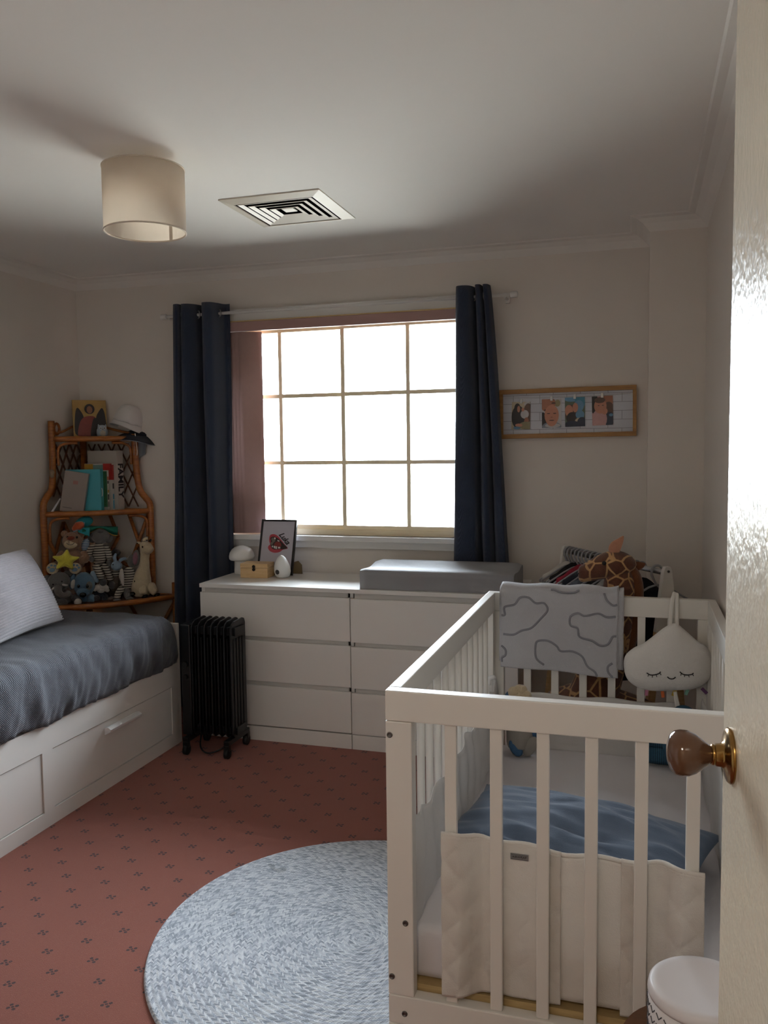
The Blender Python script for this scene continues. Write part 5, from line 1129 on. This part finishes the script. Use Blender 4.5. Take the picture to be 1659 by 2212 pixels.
# ------------------------------------------------------------------ clothes rack, clothes, big giraffe
RA, RB, RZ_ = Vector((-.044, -.185, 0)), Vector((.392, -.815, 0)), .950
def rack():
    d = (RB-RA).normalized(); side = Vector((-d.y, d.x, 0))       # towards +x,+y
    t = thing('clothes_rack', 'low white clothes rack with a steel rail behind the cot', 'clothes rack', ((RA.x+RB.x)/2, (RA.y+RB.y)/2, 0))
    MB().tube([RA + Vector((0, 0, RZ_)), RB + Vector((0, 0, RZ_))], .0115, 14).build('rail', 'steel', t, smooth=True)
    for P in (RA, RB):
        m = Matrix(((side.x, d.x, 0, P.x), (side.y, d.y, 0, P.y), (0, 0, 1, 0), (0, 0, 0, 1)))
        MB().prism([(-.020, .955), (-.012, .975), (.012, .975), (.020, .955), (.052, .72), (-.052, .72)], -.010, .010, m).build('end_plate', 'cribwhite', t, bevel=.003)
        for sg in (-1, 1): MB().prism([(sg*.050, .735), (sg*.016, .735), (sg*.105, 0), (sg*.137, 0)], -.009, .009, m).build('leg', 'pine', t, bevel=.002)
        MB().tube([m @ Vector((0, -.014, .957)), m @ Vector((0, .014, .957))], .005, 10).build('bolt', 'screw', t)
    MB().cb((RA+RB)/2 + Vector((0, 0, .16)), (.02, (RB-RA).length-.03, .05), (0, 0, math.atan2(d.y, d.x)-pi/2)).build('stretcher', 'pine', t)
    # one hanger, copied along the rail
    base = thing('clothes_hanger', '-', 'clothes hanger', (0, 0, 0), 0, 'hangers along the steel rail')
    gm = plain('hanger_grey', '8f8f92', .5, .05)
    hook = [(.024*cos(a), 0, .006+.022*sin(a)) for a in [radians(q) for q in range(-30, 181, 15)]]
    hook = [(x-.0, y, z) for x, y, z in hook] + [(-.024, 0, -.008), (-.012, 0, -.033), (0, 0, -.05)]
    MB().tube(hook, .0048, 7).build('hook', gm, base, smooth=True, world=False)
    MB().tube(catmull([(-.145, 0, -.118), (-.135, 0, -.110), (0, 0, -.050), (.135, 0, -.110), (.145, 0, -.118)], 4), .0045, 7).build('shoulder', gm, base, smooth=True, world=False)
    MB().tube(catmull([(-.145, 0, -.118), (-.130, 0, -.128), (.130, 0, -.128), (.145, 0, -.118)], 4), .004, 7).build('crossbar', gm, base, smooth=True, world=False)
    ts = [.04, .075, .115, .16, .20, .24, .285, .33, .38, .44, .49, .53, .565, .60, .645, .69, .735, .785, .92]
    garm = {0: ('c4bfb8', 'pale cream baby top', .30), 2: ('1d1d20', 'black jacket', .42), 4: ('8a1f31', 'crimson knitted jumper', .34), 6: ('20242e', 'dark navy hoodie', .40), 8: ('5b626c', 'slate grey top', .36), 10: ('15161a', 'black trousers', .45), 12: ('a8a6a2', 'light grey romper', .40), 14: ('191d27', 'midnight navy coat', .46), 15: ('6d5a4a', 'brown cardigan', .34), 17: ('10141e', 'thick blue-black parka', .44)}
    for i, tt in enumerate(ts):
        h = base if i == 0 else copy_tree(base)
        P = RA + (RB-RA)*tt; a = math.atan2(side.y, side.x) + random.uniform(-.10, .10)
        h.location = (P.x, P.y, RZ_-.006); h.rotation_euler = (0, 0, a)
        nth = ['first', 'second', 'third', 'fourth', 'fifth', 'sixth', 'seventh', 'eighth', 'ninth', 'tenth', 'eleventh', 'twelfth', 'thirteenth', 'fourteenth', 'fifteenth', 'sixteenth', 'seventeenth', 'eighteenth', 'last'][i]
        h['label'] = f'grey hanger, {nth} along the steel rail counting from the window wall'
        if i in garm:
            c, nm, L = garm[i]; W = .125 if i < 14 else .105
            o = [(-.03, -.040), (.03, -.040), (W*.8, -.082), (W+.02, -.115), (W+.035, -.27), (W-.005, -.28), (W-.02, -.19), (W-.02, -L), (-W+.02, -L), (-W+.02, -.19), (-W+.005, -.28), (-W-.035, -.27), (-W-.02, -.115), (-W*.8, -.082)]
            m = Matrix.Translation((P.x, P.y, RZ_-.006)) @ Matrix.Rotation(a, 4, 'Z')
            g = MB().puff(smoothpoly(o, 3), .015 if i not in (14, 17) else (.019 if i == 14 else .032), m, 5, (0, -.15), edge=.3).build('garment', plain('cloth_'+c, c, .9, .12, 25, .4, 150), None, smooth=True)
            tag(g, f'{nm} on a hanger on the low clothes rack', 'garment', 'clothes hanging on the rack')
rack()

def giraffe():
    Y = -.955
    t = thing('giraffe_plush', 'large plush giraffe sitting behind the cot with head above the blanket', 'soft toy', (.2, Y, 0))
    MB().tube(catmull([(-.03, Y+.02, .36), (.02, Y+.02, .39), (.12, Y+.02, .40), (.25, Y+.02, .37), (.36, Y+.02, .32), (.44, Y+.02, .27)], 4), [.05]+[.09, .10, .11, .115, .12, .125]+[.125]*8+[.12, .11, .10, .09, .075, .04], 18).build('body', 'giraffe', t, smooth=True)
    for x, y in ((.04, -1.02), (.30, -1.02), (.05, -.87), (.34, -.87)):
        MB().tube([(x, y, .30), (x+.01, y, .15), (x+.01, y, .02)], [.055, .045, .045], 12).build('leg', 'giraffe', t, smooth=True); MB().tube([(x+.01, y, .0), (x+.01, y, .035)], .048, 14).build('hoof', 'mane', t, smooth=True)
    n = MB().tube(catmull([(.10, Y, .40), (.145, Y, .55), (.185, Y, .70), (.210, Y, .82), (.218, Y, .92), (.215, Y, .98)], 5), [.11, .105, .10, .095, .09, .088, .086, .083, .08, .078, .075, .072, .07, .068, .065, .063, .062, .062, .060, .06, .058, .056, .054, .05, .045, .04], 18).build('neck', 'giraffe', t, smooth=True)
    h = MB().tube(catmull([(.252, Y, .965), (.235, Y, .985), (.195, Y-.004, .996), (.150, Y-.006, .985), (.110, Y-.008, .968), (.082, Y-.008, .958), (.068, Y-.008, .956)], 4), [.018, .034, .044, .05, .053, .055, .056, .056, .054, .052, .05, .048, .046, .044, .042, .04, .038, .036, .034, .033, .032, .03, .027, .022, .014], 18).build('head', 'giraffe', t, smooth=True)
    MB().tube(catmull([(.240, Y+.01, .99), (.272, Y+.01, .95), (.282, Y+.01, .88), (.268, Y+.01, .75), (.24, Y+.01, .62)], 5), [.012]+[.026]*18+[.02, .015], 12).build('mane', 'mane', t, smooth=True)
    el = smoothpoly([(0, 0), (-.024, .020), (-.020, .048), (.004, .070), (.020, .082), (.024, .066), (.020, .034), (.012, .008)], 4)
    e = MB().puff(el, .007, Matrix.Translation((.200, Y-.02, 1.030)) @ Matrix.Rotation(.15, 4, 'Y'), 5).build('ear', 'earpink', t, smooth=True, label='tan inner ear')
    MB().puff(smoothpoly([(0, 0), (.02, .02), (.05, .018), (.058, .010), (.04, -.01), (.01, -.014)], 4), .008, Matrix.Translation((.255, Y+.03, .985)), 5).build('ear', 'mane', t, smooth=True)
    MB().ell((.165, Y-.056, 1.008), (.008, .006, .008)).build('eye', 'rubber', t, smooth=True)
    for dz in (0, .018): MB().ell((.070, Y-.03+dz, .962), (.004, .004, .003)).build('nostril', 'rubber', t, smooth=True)
    MB().tube([(.21, Y+.02, 1.03), (.212, Y+.02, 1.07)], [.010, .013], 10).build('horn', 'mane', t, smooth=True)
giraffe()

# ------------------------------------------------------------------ rug, stool, canister
def floor_things():
    R = .624; n = 39; W = R/n; prof = []
    for i in range(n):
        for k in range(5):
            q = k/5; prof.append(((i+q)*W + 1e-4, .0085 + .0025*sin(pi*q)**.5))
    prof.append((R, .0035)); prof.append((R+.001, .001))
    o = MB().lathe(prof, 160, None, False).build('round_rug', 'rug', None, smooth=True, world=False); o.location = (-.467, -1.983, 0.001)
    tag(o, 'round braided blue-grey and white rug on the terracotta carpet', 'rug')
    cx, cy = .395, -2.750
    t = thing('wooden_stool', 'small dark wooden stool with a round top in front of the cot', 'stool', (cx, cy, 0))
    T = Matrix.Translation((cx, cy, 0))
    MB().lathe([(.118, .372), (.128, .376), (.130, .386), (.130, .394), (.127, .400), (.001, .401)], 44, T).build('seat', 'cork', t, smooth=True)
    for k in range(3):
        a = k*2*pi/3 + .4; MB().tube([(cx+.07*cos(a), cy+.07*sin(a), .373), (cx+.11*cos(a), cy+.11*sin(a), 0)], [.016, .011], 12).build('leg', 'cork', t, smooth=True)
    c = thing('canister', 'white canister with a chevron pattern on the wooden stool', 'canister', (cx+.01, cy+.012, .401))
    T = Matrix.Translation((cx+.01, cy+.012, .4015)); r = .092
    MB().lathe([(r*.93, 0), (r*.98, .006), (r*1.0, .03), (r*1.0, .088)], 48, T).build('body', 'stoolwhite', c, smooth=True)
    MB().lathe([(r*1.005, .089), (r*1.01, .094), (r*.99, .1045), (r*.94, .1085), (r*.80, .108), (r*.55, .106), (.001, .105)], 48, T).build('lid', 'stoolwhite', c, smooth=True)
    ink = plain('chevron_grey', '45474e', .6, .1); m0 = None
    for row in range(4):
        for k in range(30):
            a = 2*pi*k/30; z = .012+.019*row; rr = r+.0006
            p = [(.007*cos(0), z+.007), (0, z), (-.007, z+.007)]
            if not (pi*.75 < a < pi*1.85): continue
            pts = [T @ Vector(((rr)*cos(a+dx/r), rr*sin(a+dx/r), zz)) for dx, zz in ((-.007, z+.008), (0, z), (.007, z+.008))]
            MB().tube(pts, .0011, 5).build('chevron_mark', ink, c)
floor_things()
